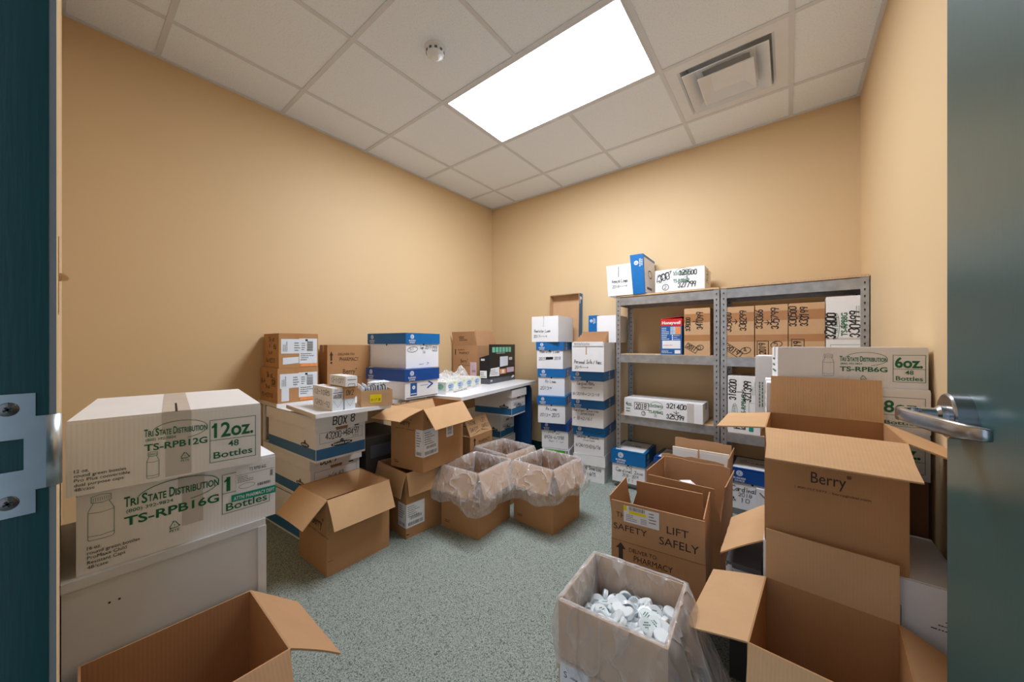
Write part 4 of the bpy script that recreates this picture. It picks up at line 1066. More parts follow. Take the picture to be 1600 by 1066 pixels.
def pr_o8(t, dims, fo):
    D = Decal(); flap_face(D, dims, 'r', -27.5, .14); D.hand('THINK', .035, .085, .026, 'ink_brown', width=.095); D.hand('SAFETY,', .03, .035, .028, 'ink_brown', width=.12); D.hand('LIFT', .20, .088, .026, 'ink_brown', width=.06); D.hand('SAFELY', .185, .040, .026, 'ink_brown', width=.10); D.build('flap_print', t)
    D = Decal(); D.boxface(dims, 'r'); D.text('PHARMACY', .11, dims[2]-.075, .028, 'ink_brown', width=.15); D.rect(.05, dims[2]-.09, .065, dims[2]-.03, 'ink_brown'); D.poly([(.04,dims[2]-.04),(.075,dims[2]-.04),(.0575,dims[2]-.015)], 'ink_brown'); D.build('carton_print', t)
open_box('cardboard_box', 'brown box marked THINK SAFETY on a half closed flap, by the table', 'cardboard box', (-1.915,1.908), 0, 7.7, (.28,.30,.433),
         {'r': (-27,.14,.006), 'f': (-75,.14,.004), 'b': (-75,.14,.004)}, 'kraft', group='open brown boxes', prints=pr_o8)
def lined(label, N, yaw, dims, skirt, flare, seed, flaps=None, z=0, prints=None, fold=.008, mat='kraft', side_len=None, inside=None, name='lined_box'):
    w, d, h = dims
    t = open_box(name, label, 'lined cardboard box', N, z, yaw, dims, flaps or {'f': (160,.145,.004), 'r': (160,.145,.004), 'b': (165,.14,.004), 'l': (165,.14,.004)}, mat, group='boxes with plastic liners', prints=prints)
    o = obj('plastic_liner', liner_mesh(dims, skirt, flare, inside or h*.85, seed, fold, side_len=side_len), 'poly', t, smooth=True)
    return t
def pr_ln(t, dims, fo):
    D = Decal(); D.boxface(dims, 'f'); D.rect(.03,.04,.07,.044,'ink_brown'); D.rect(.03,.05,.075,.053,'ink_brown'); D.build('carton_print', t)
lined('brown box with a clear plastic liner, nearest and leftmost of the lined three', (-1.428,1.489), 4, (.300,.325,.382), .205, {'f':.40,'r':.32,'b':.12,'l':.10}, 3, flaps={'f': (160,.145,.004), 'r': (163,.145,.004), 'b': (174,.14,.004), 'l': (176,.14,.004)}, prints=pr_ln)
lined('brown box with a clear plastic liner, rightmost of the lined three on open carpet', (-1.109,1.800), -1.8, (.307,.315,.384), .195, {'f':.38,'r':.38,'b':.20,'l':.14}, 8, flaps={'f': (160,.145,.004), 'r': (160,.145,.004), 'b': (170,.14,.004), 'l': (174,.14,.004)}, prints=pr_ln)
lined('brown box with a clear plastic liner, furthest of the lined three by the table', (-1.567,1.915), -4.5, (.325,.305,.360), .15, {'f':.14,'r':.26,'b':.2,'l':.12}, 15, flaps={'f': (174,.14,.004), 'r': (166,.14,.004), 'b': (170,.14,.004), 'l': (175,.14,.004)}, prints=pr_ln)
# ------------------------------------------------------------------ two columns of storage boxes by the back wall
gA, gB = 'storage boxes in the left column', 'storage boxes in the right column'
def hw(*lines):
    """lines of handwriting on the front: (text, u fraction, metres under the lid, height, width fraction)"""
    def f(D, BD, vt):
        w, d, h = BD; D.boxface(BD, 'f')
        for s, u, dv, hh, wf in lines: D.hand(s, w*u, vt-dv, hh, 'ink', width=w*wf if wf else None)
    return f
def h_a5(D, BD, vt):
    w, d, h = BD; D.boxface(BD, 'f'); D.rect(.02, h-.055, w-.035, h-.012, 'greenlt'); D.rect(.03, h-.032, .075, h-.024, 'logo', .001); D.disc(w*.42, h-.045, .016, 'logo', .001, b=.008); D.rect(w-.028, h-.06, w-.016, h-.012, 'ink_soft')
file_box('white box with a bright green label at the foot of the left column', (-1.533,2.770), 0, 15.1, (.267,.355,.200), None, gA, h_a5, notch=False)
file_box('dark blue lidded box with bold dates, just above the green labelled box', (-1.545,2.770), .2005, 15.7, (.261,.355,.233), 'blue_deep', gA,
         hw(('Rx', .25, .030, .020, .5), ('8924-6/098', .10, .075, .026, .75), ('for 1 yr', .25, .105, .018, .6)), lid_h=.073, rl=.12)
file_box('blue lidded box marked Rx Logs with bold 2015, third up the left column', (-1.553,2.730), .4345, 17.9, (.264,.355,.240), 'blue', gA,
         hw(('Rx Logs', .30, .050, .028, .42), ('2013>', .08, .105, .024, .38), ('2015', .52, .107, .032, .28)), lid_h=.073, rl=.12)
file_box('blue lidded box marked Rx Logs 2013, fourth up the left column', (-1.583,2.772), .6755, 18.2, (.258,.355,.244), 'blue', gA,
         hw(('Rx Logs', .27, .050, .024, .42), ('2013>', .08, .112, .026, .42)), lid_h=.076, rl=.12)
def h_a1(D, BD, vt):
    hw(('Register Logs', .12, .024, .024, .76), ('2015', .08, .092, .026, .26), ('2018', .68, .085, .026, .24))(D, BD, vt)
    w = BD[0]
    for i in range(5): D.line((w*.36, vt-.085+i*.005), (w*.62, vt-.080+i*.004), .006, 'ink', .0016)
file_box('blue lidded box marked Register Logs, below the open white box', (-1.597,2.765), .920, 16.4, (.259,.355,.245), 'blue', gA, h_a1, lid_h=.076, rl=.12)
def openstorage(label, N, z, yaw, dims, group, hand):
    w, d, h = dims; t = base('file_storage_box', label, 'storage box', N, z, yaw, w, d, group); th = .004
    bm = bmesh.new(); s0 = w*.44; s1 = w*.475; nd = h*.42
    bx(bm, (-w/2,-d/2,0),(w/2,d/2,th)); bx(bm, (-w/2,-d/2+th,th),(-w/2+th,d/2,h)); bx(bm, (w/2-th,-d/2+th,th),(w/2,d/2,h)); bx(bm, (-w/2+th,d/2-th,th),(w/2-th,d/2,h))
    bx(bm, (-w/2,-d/2,th),(-w/2+s0,-d/2+th,h)); bx(bm, (-w/2+s1,-d/2,th),(w/2,-d/2+th,h)); bx(bm, (-w/2+s0,-d/2,th),(-w/2+s1,-d/2+th,h-nd))
    obj('body', bm, 'bs', t)
    D = Decal(); hand(D, dims, h); D.build('handwriting', t); return t
openstorage('open white box marked Register Logs, topmost of the left column', (-1.629,2.728), 1.1655, 4.5, (.275,.315,.235), gA, hw(('Register Logs', .10, .145, .024, .62), ('2017--->', .08, .195, .022, .50)))
# spare lid leaning on the wall
ld = thing('box_lid', 'blue box lid standing on edge with its brown inside showing, against the back wall', 'box lid', (-1.765,3.052,1.1665), 0)
bm = bmesh.new(); w, d, lh, th = .335, .475, .070, .004
MM = Matrix.Rotation(R(-2.0), 4, 'X')
bx(bm, (-w/2,lh-th,0),(w/2,lh,d), 0, MM); bx(bm, (-w/2,0,0),(-w/2+th,lh-th,d), 0, MM); bx(bm, (w/2-th,0,0),(w/2,lh-th,d), 0, MM); bx(bm, (-w/2+th,0,0),(w/2-th,lh-th,th), 0, MM); bx(bm, (-w/2+th,0,d-th),(w/2-th,lh-th,d), 0, MM)
obj('lid_shell', bm, 'kraft_pale', ld)
D = Decal(); D.face((w/2+.0004,0,0),(0,1,0),(0,0,1),(1,0,0)); D.rect(0,0,lh,d,'blue_slate'); D.disc(lh*.55,d-.045,.015,'logo',.001); D.rect(lh*.2,d-.10,lh*.35,d-.03,'logo',.001)
D.face((-w/2,0,d+.0004),(1,0,0),(0,1,0),(0,0,1)); D.rect(0,0,w,lh,'blue_slate'); o = D.build('blue_outer_print', ld); o.matrix_local = MM

def h_b4(D, BD, vt): hw(('Cardinal Invoices', .05, .038, .030, .86), ('3/15 - 6/15', .22, .085, .028, .5))(D, BD, vt)
file_box('white lidded box marked Invoices on the floor at the foot of the right column', (-1.178,2.710), 0, 8.9, (.272,.36,.220), 'bs', gB, h_b4, lid_h=.085, notch=False)
file_box('blue lidded box with a dark smudge on its lid, second up the right column', (-1.180,2.705), .2205, 7.4, (.271,.36,.239), 'blue', gB, hw(('Cardinal / Invoices', .10, .022, .022, .75), ('invoices', .30, .044, .016, .4), ('6/24/15>2/6/16', .06, .100, .026, .84)), lid_h=.080, rl=.17)
file_box('blue lidded box marked Invoices, third up the right column', (-1.170,2.672), .460, 7.8, (.281,.355,.234), 'blue', gB, hw(('Cardinal/Invoices', .06, .026, .020, .8), ('Invoices', .28, .052, .024, .44), ('r 8>2/61', .06, .096, .024, .62)), lid_h=.082, rl=.17)
file_box('blue lidded box marked Cardinal, fourth up the right column under the open box', (-1.142,2.607), .6945, 8.9, (.276,.36,.234), 'blue', gB, hw(('Cardinal/BBRx', .18, .034, .022, .56), ('Invoices', .32, .060, .018, .34), ('8/2018>12/2/18', .05, .118, .020, .84)), lid_h=.080, rl=.17)
b0 = openstorage('open white box full of folded brown card, topmost of the right column', (-1.113,2.540), .929, 9.2, (.256,.36,.228), gB, hw(('Personal Info / Vacc', .08, .165, .026, .86), ('2019--->', .10, .205, .020, .42)))
c0 = Vector(b0.location); a0 = b0.rotation_euler.z
def inb(x, y, z): return c0 + Matrix.Rotation(a0, 3, 'Z') @ Vector((x, y, z))
pp = thing('note_paper', 'white paper strip with handwriting taped along the open box rim', 'note', inb(0,-.183,.200), a0)
bm = bmesh.new(); bx(bm, (-.118,-.0008,0),(.122,.0004,.034)); obj('paper', bm, 'paper', pp)
D = Decal(); D.face((-.118,-.001,0),(1,0,0),(0,0,1),(0,-1,0)); D.smalllines(.010, .006, .225, .028, 2, 'ink_soft', t=.3); D.build('handwriting', pp)
cd = thing('folded_card', 'folded brown cardboard sheets stuffed in the open white box', 'folded cardboard', inb(0,0,.006), a0)
bm = bmesh.new()
for i, (y, hh, tl) in enumerate(((-.10,.255,-4),(-.06,.270,-3),(-.02,.285,-2),(.03,.300,-1),(.08,.315,1))): bx(bm, (-.118,0,0),(.116-.004*i,.006,hh), 0, Matrix.Translation((0,y,0)) @ Matrix.Rotation(R(tl), 4, 'X'))
obj('sheet', bm, 'kraft_worn', cd)
# box lying on its side behind
sb = thing('file_storage_box', 'lidded storage box tipped on its side behind the right column', 'storage box', (-1.262,2.995,1.1585), 0, gB)
bm = bmesh.new(); bx(bm, (-.060,-.13,0),(.115,.13,.232)); bevel(bm, .003, 2); obj('body', bm, 'bs', sb)
bm = bmesh.new(); bx(bm, (-.135,-.136,-.0),(-.058,.136,.238)); bevel(bm, .003, 2); lo = obj('lid', bm, 'blue', sb)
D = Decal(); D.face((-.058,-.1365,0),(0,0,1),(-1,0,0),(0,-1,0)); bs_logo(D, .19, .050, .8); D.build('lid_print', lo)

# ------------------------------------------------------------------ steel racks
def rack(label, xl, xr, yf, lv):
    w = xr-xl; d = .300; H = 1.525
    t = thing('storage_rack', label, 'shelf rack', ((xl+xr)/2, yf+d/2, 0), 0, 'steel racks on the back wall'); P = .036
    for sx in (-1, 1):
        for sy in (-1, 1):
            bm = bmesh.new(); x = sx*w/2; y = sy*d/2
            bx(bm, (min(x,x-sx*P), min(y,y-sy*.002), 0),(max(x,x-sx*P), max(y,y-sy*.002), H)); bx(bm, (min(x,x-sx*.002), min(y-sy*.002,y-sy*P), 0),(max(x,x-sx*.002), max(y-sy*.002,y-sy*P), H))
            po = obj('post', bm, 'steel', t)
            if sy < 0:
                D = Decal(); D.face((min(x,x-sx*P), y, 0),(1,0,0),(0,0,1),(0,-1,0))
                for k in range(39):
                    z = .03+k*.0385; D.disc(P/2, z, .0042, 'hole', .0006, 8, b=.0058); D.rect(P/2-.0015, z-.011, P/2+.0015, z-.005, 'hole', .0006)
                if sx > 0:
                    D.face((x, y, 0),(0,1,0),(0,0,1),(1,0,0))
                D.build('slot', po)
            elif sy > 0:
                D = Decal(); D.face((min(x,x-sx*P), y-.002, 0),(1,0,0),(0,0,1),(0,-1,0))
                for k in range(39): D.disc(P/2, .03+k*.0385, .0042, 'hole', .0006, 8, b=.0058)
                D.build('slot', po)
    for z in lv:
        bh = .066 if z > .2 else .042
        for sy in (-1, 1):
            bm = bmesh.new(); y = sy*(d/2-.0022)
            x0, x1 = -w/2+P*.9, w/2-P*.9
            bx(bm, (x0, min(y,y-sy*.0015), z-bh),(x1, max(y,y-sy*.0015), z-.004)); bx(bm, (x0, min(y,y-sy*.020), z-bh-.0015),(x1, max(y,y-sy*.020), z-bh)); bx(bm, (x0,min(y-sy*.0015,y-sy*.016),z-.0155),(x1,max(y-sy*.0015,y-sy*.016),z-.0142))
            obj('shelf_rail', bm, 'steel', t)
        for sx in (-1, 1):
            bm = bmesh.new(); x = sx*(w/2-.0022); bx(bm, (min(x,x-sx*.0015), -d/2+P, z-bh),(max(x,x-sx*.0015), d/2-P, z-.004)); obj('side_rail', bm, 'steel', t)
        bm = bmesh.new(); ov = .004 if z > 1.5 else -.006
        bx(bm, (-w/2+.006 if ov<0 else -w/2+.002, -d/2+.0045 if ov<0 else -d/2-.004, z-.014 if ov<0 else z),(w/2-.006 if ov<0 else w/2-.002, d/2-.005, z if ov<0 else z+.013)); obj('shelf_board', bm, 'particle', t)
    return t
YR = 2.78
rack('galvanised steel rack left of its twin, with the half empty shelf and 321400 carton', -1.112, -.373, YR, (1.525, 1.065, .575, .046))
rack('galvanised steel rack right of its twin, in the corner by the right wall', -.366, .3635, YR, (1.525, 1.060, .545, .046))
TOP = 1.5385
# on the left rack
vb = thing('file_storage_box', 'white storage box on its side with a blue lid, on top of the left rack', 'storage box', (-1.03,YR+.155,TOP), R(2), 'boxes on top of the left rack')
bm = bmesh.new()
P = [(-.150,0),(.055,0),(.035,.250),(-.165,.250)]
prism(bm, P, y0=-.165, y1=.165); bevel(bm, .003, 2); obj('body', bm, 'bs', vb)
bm = bmesh.new(); prism(bm, [(.056,0),(.148,0),(.132,.312),(.030,.312)], y0=-.170, y1=.170); bevel(bm, .003, 2); lo = obj('lid', bm, 'blue', vb)
D = Decal(); D.face((.058,-.171,0),(0,0,1),(-1,0,0),(0,-1,0)); D.O = Vector((.092,-.1705,0)); bs_logo(D, .245, .012, 1.0); D.build('lid_print', lo)
D = Decal(); D.face((.1486,-.17,0),(0,1,0),(-.05,0,1),(1,0,0)); D.rect(.01,.01,.33,.29,'paper'); D.oval(.17,.17,.05,.03,.008,'ink'); D.rect(.06,.04,.20,.06,'ink_soft',.0012); D.build('lid_label', lo)
D = Decal(); D.face((-.165,-.1655,0),(1,0,0),(0,0,1),(0,-1,0)); D.hand('Venca Logs', .045, .105, .030, width=.135); D.hand('2018--->', .05, .062, .022, width=.12); D.rect(.098,.15,.104,.235,'ink_soft',.0008); D.build('handwriting', vb)
def pr_tst(t, dims):
    w, d, h = dims; D = Decal(); D.boxface(dims, 'f')
    D.frame(.012, h*.42, .085, h*.82, .0012, 'green'); tri_state(D, w*.38, h*.70, w*.32, 'TS-RPB6G', phone=False, k=1.5, m='green'); D.build('carton_print', t)
    D = Decal(); D.boxface(dims, 'f'); D.hand('300', .030, h*.44, .048, 'ink', width=.085, rot=.3, w=.006); D.path([(.012,h*.48),(.10,h*.72),(.116,h*.92),(.02,h*.70)], .004, 'ink', close=True); D.oval(.075, h*.20, .022, .022, .004, 'ink'); D.hand('2', .066, h*.14, .022, 'ink')
    D.hand('325500', w*.50, h*.68, .034, 'ink', width=w*.36, w=.005); D.line((w*.66,h*.60),(w*.66,h*.40), .005, 'ink'); D.path([(w*.62,h*.48),(w*.66,h*.38),(w*.70,h*.48)], .005, 'ink'); D.hand('327799', w*.48, h*.14, .036, 'ink', width=w*.36, w=.005)
    D.boxface(dims, 'r'); D.frame(d*.2, h*.35, d*.6, h*.85, .003, 'ink'); D.hand('32', d*.25, h*.42, .05, 'ink'); D.build('handwriting', t)
carton('shipping_carton', 'white carton numbered 325500 on top of the left rack', 'carton', (-.466,YR+.010), TOP, 1, (.338,.275,.165), 'white', 'tape_clear', 'x', 'boxes on top of the left rack', pr_tst)
S1, S2, S3 = 1.0655, .5755, .0465
hb = base('appliance_box', 'red and blue printed appliance box leaning on the left rack shelf', 'carton', (-.616,YR+.012), S1, 0, .150, .20)
bm = bmesh.new(); bx(bm, (-.075,-.10,0),(.075,.10,.268)); obj('body', bm, 'pkgblue', hb)
bm = bmesh.new(); bx(bm, (-.075,-.10,.0),(.075,.10,.003), 0, Matrix.Translation((0,0,.2685)) @ Matrix.Rotation(R(-6), 4, 'Y') @ Matrix.Translation((0,0,.006))); obj('top_flap', bm, 'red', hb)
D = Decal(); D.boxface((.15,.20,.268), 'f'); D.rect(0,.214,.15,.268,'red'); D.text('Honeywell', .010, .228, .022, 'logo', width=.13, bold=.03)
D.rect(.07,.150,.105,.208,'lilacprint'); D.rect(.105,.150,.142,.208,'orange'); D.smalllines(.008,.11,.065,.205,7,'logo'); D.rect(.012,.045,.140,.105,'paper'); D.smalllines(.018,.065,.135,.075,1,'red'); 
for i in range(3): D.disc(.085, .142-.014*i, .005, 'logo'); D.smalllines(.095,.137-.014*i,.14,.147-.014*i,1,'logo',seed=i)
D.rect(.10,.008,.14,.034,'paper'); D.smalllines(.008,.01,.09,.034,3,'logo'); D.boxface((.15,.20,.268),'r'); D.rect(0,.214,.20,.268,'red'); D.build('carton_print', hb)
def shelf_carton(label, N, z, yaw, dims, lines, group, mat='kraft_pale', box2=None, tapes=(.30,.43)):
    def f(t, dims):
        w, d, h = dims; D = Decal(); D.boxface(dims, 'f')
        if mat.startswith('kraft'):
            for (v0, v1) in (tapes, (.70,.88)): D.rect(.001, h*v0, w-.001, h*v1, 'tape_brown', .0005)
        D.build('packing_tape', t)
        D = Decal(); D.boxface(dims, 'f')
        for s, u, v, hh, L in lines: 
            if s == '>':   # arrow pointing right, written sideways
                D.line((w*u,h*v),(w*u+L,h*v), .004, 'ink', .0014); D.path([(w*u+L-.012,h*v+.014),(w*u+L,h*v),(w*u+L-.012,h*v-.014)], .004, 'ink', .0014)
            else: D.hand(s, w*u, h*v, hh, 'ink', width=L, rot=PI/2, w=.0052)
        if box2:
            for (u, v, a, b, rot, s, hh) in box2:
                c, q = math.cos(rot), math.sin(rot)
                if s.startswith('('):
                    D.oval(w*u, h*v, a, b, .0035, 'ink', rot=rot); D.hand(s[1:], w*u-.008, h*v-.012, .026, 'ink', rot=rot)
                else:
                    pts = [(w*u+x*c-y*q, h*v+x*q+y*c) for x, y in ((-a,-b),(a,-b),(a,b),(-a,b))]; D.path(pts, .0035, 'ink', close=True)
                    D.hand(s, w*u-a*.82*c+hh*.42*q, h*v-a*.82*q-hh*.42*c, hh, 'ink', width=a*1.6, rot=rot, w=.0045)
        D.build('handwriting', t)
    return carton('shipping_carton', label, 'carton', N, z, yaw, dims, mat, None, 'x', group, f)
gs = 'numbered cartons on the racks'
shelf_carton('brown taped carton numbered 341099 on the left rack beside the red and blue box', (-.432,YR+.008), S1, 0, (.168,.26,.336),
    [('339300',.24,.52,.028,.10), ('>',.34,.72,.02,.03), ('341099',.72,.55,.036,.125)], gs, box2=[(.30,.15,.040,.020,-.55,'2011',.026),(.62,.16,.022,.018,.3,'(5',.02)])
def pr_ts4(t, dims):
    w, d, h = dims; D = Decal(); D.boxface(dims, 'f')
    D.text('4oz.', .014, h*.58, .030, 'green', width=.05, bold=.01); D.smalllines(.016,h*.2,.07,h*.5,2,'green'); tri_state(D, w*.335, h*.62, w*.19, 'TS-RPB4G', phone=False, k=1.3); recycle(D, w*.43, h*.16, .018)
    D.rect(w*.82, 0, w*.90, h, 'tape_clear', .0005); D.build('carton_print', t)
    D = Decal(); D.boxface(dims, 'f'); D.frame(w*.145, h*.42, w*.335, h*.80, .0035, 'ink'); D.hand('2018', w*.165, h*.48, .036, width=w*.15, w=.005); D.oval(w*.27, h*.22, .015, .016, .003, 'ink'); D.hand('3', w*.26, h*.15, .02)
    D.hand('321400', w*.57, h*.66, .032, width=w*.25, w=.005); D.line((w*.69,h*.56),(w*.69,h*.42), .004, 'ink'); D.path([(w*.66,h*.48),(w*.69,h*.40),(w*.72,h*.48)], .004, 'ink'); D.hand('325399', w*.57, h*.10, .032, width=w*.22, w=.005); D.build('handwriting', t)
carton('shipping_carton', 'long white carton numbered 321400 on the left rack lower shelf', 'carton', (-.474,YR-.012), S2, 0, (.566,.235,.140), 'white', 'tape_clear', 'x', gs, pr_ts4)
# on the right rack
S1b, S2b = 1.0605, .5455
g2 = gs
shelf_carton('brown carton numbered 335800 at the left end of the right rack shelf', (-.175,YR+.004), S1b, 0, (.170,.27,.335),
    [('335800',.24,.50,.034,.135), ('>',.28,.70,.02,.028), ('338299',.74,.52,.034,.135)], g2, box2=[(.30,.12,.055,.022,-.62,'2019',.030),(.72,.12,.030,.020,.35,'(4',.02)])
shelf_carton('brown carton numbered 333366, second along the right rack shelf', (.0005,YR+.006), S1b, 0, (.170,.27,.336),
    [('333366',.23,.55,.034,.125), ('>',.28,.66,.02,.028), ('335799',.72,.54,.036,.135)], g2, box2=[(.24,.17,.046,.030,PI/2,'2019',.034),(.66,.24,.030,.020,.3,'(5',.02)])
shelf_carton('brown carton numbered 330500, third along the right rack shelf', (.1765,YR+.006), S1b, 0, (.172,.27,.336),
    [('330500',.22,.58,.034,.125), ('>',.26,.76,.02,.02), ('333199',.54,.58,.036,.12)], g2, box2=[(.26,.20,.046,.030,PI/2,'2019',.034)])
def pr_ts8v(t, dims):
    w, d, h = dims; D = Decal(); D.boxface(dims, 'f'); D.text('TS-RPB8G', w*.54, h*.36, .026, 'green', width=.135, rot=PI/2, bold=.02); D.oval(w*.26, h*.52, .014, .075, .0018, 'green'); D.text('TRI STATE', w*.31, h*.40, .016, 'green', width=.10, rot=PI/2); D.smalllines(w*.74, h*.66, w*.98, h*.94, 4, 'green', vertical=True, t=.2); D.frame(w*.12, .02, w*.88, h*.22, .0012, 'green'); D.rect(0,h*.30,w,h*.33,'tape_clear',.0004); D.build('carton_print', t)
    D = Decal(); D.boxface(dims, 'f'); D.hand('327800', w*.24, h*.32, .040, width=.155, rot=PI/2, w=.008); D.line((w*.36,h*.52),(w*.50,h*.52), .004, 'ink'); D.path([(w*.45,h*.56),(w*.50,h*.52),(w*.45,h*.48)], .004, 'ink'); D.hand('330499', w*.84, h*.34, .040, width=.155, rot=PI/2, w=.006); D.build('handwriting', t)
carton('shipping_carton', 'white carton numbered 327800 standing on end at the right rack corner', 'carton', (.352,YR+.002), S1b, 0, (.172,.27,.362), 'white', 'tape_clear', 'x', g2, pr_ts8v)
def pr_ts6v(t, dims):
    w, d, h = dims; D = Decal(); D.boxface(dims, 'f'); D.text('TS-RPB6G', w*.56, h*.30, .024, 'green', width=.145, rot=PI/2, bold=.02); D.oval(w*.22, h*.36, .015, .060, .0018, 'green'); D.text('TRI STATE', w*.25, h*.28, .014, 'green', width=.08, rot=PI/2); D.smalllines(w*.70, h*.68, w*.94, h*.92, 4, 'green', vertical=True, t=.2); D.frame(w*.66,h*.36,w*.9,h*.54,.0012,'green'); D.rect(w*.66,.02,w*.80,.09,'teal',.0009); D.build('carton_print', t)
    D = Decal(); D.boxface(dims, 'f'); D.hand('318200', w*.26, h*.58, .038, width=.14, rot=PI/2, w=.006); D.line((w*.30,h*.72),(w*.50,h*.72), .004, 'ink'); D.path([(w*.45,h*.76),(w*.50,h*.72),(w*.45,h*.68)], .004, 'ink'); D.hand('321399', w*.72, h*.56, .038, width=.14, rot=PI/2, w=.006); D.frame(w*.2,.03,w*.55,.085,.004,'ink'); D.hand('20', w*.25,.035,.04); D.build('handwriting', t)
carton('shipping_carton', 'white carton numbered 318200 standing on end on the right rack lower shelf', 'carton', (-.142,YR+.004), S2b, 0, (.182,.27,.385), 'white', 'tape_clear', 'x', g2, pr_ts6v)
# bottom shelves
file_box('blue lidded box with a white top label on the left rack bottom shelf', (-.862,YR-.045), S3, 3, (.268,.335,.250), 'blue', 'lidded boxes on the bottom rack shelves', hw(('C 12', .45, .030, .022, .18), ('Cardinal Invo', .12, .062, .026, .84), ('2018 - 2019', .32, .095, .022, .5), ('# 11', .3, .130, .022, .4)), lid_h=.105, top=True)
file_box('shaded blue lidded box at the right of the left rack bottom shelf', (-.545,YR+.002), S3, 0, (.27,.29,.235), 'blue_deep', 'lidded boxes on the bottom rack shelves', None, lid_h=.09, top=True)
file_box('blue lidded box with white top on the right rack bottom shelf', (-.045,YR-.02), S3, 0, (.275,.31,.268), 'blue_deep', 'lidded boxes on the bottom rack shelves', hw(('Cardinal', .06, .060, .030, .55), ('2018', .20, .092, .022, .3), ('& 10', .06, .130, .026, .4)), lid_h=.090, top=True)
am = base('mailer_box', 'white mailer box with a brown curved stripe before the right rack bottom shelf', 'carton', (.055,YR-.055), 0, -2, .215, .020)
bm = bmesh.new(); bx(bm, (-.1075,-.010,0),(.1075,.010,.215)); bevel(bm, .002, 2); obj('body', bm, 'white', am)
D = Decal(); D.boxface((.215,.02,.215), 'f'); D.path([(.02,.190),(.05,.160),(.09,.145),(.15,.138)], .007, 'kraft_dark'); D.path([(.02,.10),(.06,.095),(.11,.105)], .003, 'kraft_dark'); D.build('stripe_print', am)
# ------------------------------------------------------------------ right side: tall stack of cartons
def pr_ts6(t, dims):
    w, d, h = dims; k = w/.374; D = Decal(); D.boxface(dims, 'f')
    bottle_art(D, .125*k, .034*k, .154*k, .108*k, 'ink_soft'); tri_state(D, .169*k, .084*k, .115*k, 'TS-RPB6G', k=.92*k); recycle(D, .227*k, .025*k, .015*k)
    D.frame(.297*k, .021*k, .368*k, .106*k, .0012, 'green'); D.line((.297*k,.062*k),(.368*k,.062*k), .0012, 'green')
    D.text('6oz.', .301*k, .067*k, .031*k, 'green', width=.061*k, bold=.03); D.text('48', .333*k, .045*k, .013*k, 'green', anchor='c', bold=.01); D.text('Bottles', .303*k, .026*k, .013*k, 'green', width=.059*k, bold=.01)
    D.boxface(dims, 'l'); D.smalllines(.05, .03, .2, .1, 3, 'green'); D.build('carton_print', t)
def pr_ts8(big):
    def f(t, dims):
        w, d, h = dims; D = Decal(); D.boxface(dims, 'f')
        D.frame(w-.115, .022, w-.012, h-.028, .0012, 'green'); D.line((w-.115,h*.40),(w-.012,h*.40), .0012, 'green')
        D.text(big, w-.106, h*.46, .038, 'green', width=.084, bold=.02); D.text('48', w-.062, h*.40-.020, .015, 'green', anchor='c', bold=.01); D.text('Bottles', w-.105, .027, .012, 'green', width=.08, bold=.01)
        tri_state(D, .17, h*.64, .13, 'TS-RPB8G', k=1.0); D.boxface(dims, 'l'); D.smalllines(.05, .03, .2, .1, 3, 'green'); D.build('carton_print', t)
    return f
gr = 'white bottle cartons by the right wall'
carton('shipping_carton', 'white carton printed 6oz. 48 Bottles, topmost by the right wall', 'carton', (.3585,1.705), .9945, 5.4, (.390,.26,.136), 'white', 'tape_clear', 'x', gr, pr_ts6)
carton('shipping_carton', 'white carton printed 8oz., directly under the 6oz. carton by the right wall', 'carton', (.3600,1.687), .8505, 3.5, (.425,.26,.1435), 'white', 'tape_clear', 'x', gr, pr_ts8('8oz.'))
carton('shipping_carton', 'shaded white carton with a green frame under the 8oz. carton by the right wall', 'carton', (.3600,1.690), .7005, 3.0, (.420,.26,.1495), 'white', 'tape_clear', 'x', gr, pr_ts8('4oz.'))
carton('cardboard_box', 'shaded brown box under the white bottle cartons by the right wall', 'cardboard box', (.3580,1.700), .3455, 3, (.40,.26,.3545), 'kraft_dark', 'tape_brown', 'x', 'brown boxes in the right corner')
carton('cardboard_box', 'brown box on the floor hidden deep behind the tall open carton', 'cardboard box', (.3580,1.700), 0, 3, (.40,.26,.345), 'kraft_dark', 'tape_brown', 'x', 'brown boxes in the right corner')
def pr_wb(t, dims):
    w, d, h = dims; D = Decal(); D.boxface(dims, 'l'); D.smalllines(.02, .05, .06, h-.05, 3, 'green', vertical=True); D.boxface(dims, 'f'); D.smalllines(.012, .04, .035, h-.05, 2, 'green', vertical=True); D.build('carton_print', t)
carton('shipping_carton', 'white carton with a bent corner standing behind the 6oz. carton', 'carton', (.25,2.06), .8005, 0, (.375,.25,.285), 'white', 'tape_clear', 'y', gr, pr_wb)
carton('shipping_carton', 'tall white carton on the floor carrying the bent-cornered white carton', 'carton', (.27,2.06), 0, 0, (.355,.25,.80), 'white', 'tape_clear', 'y', gr)
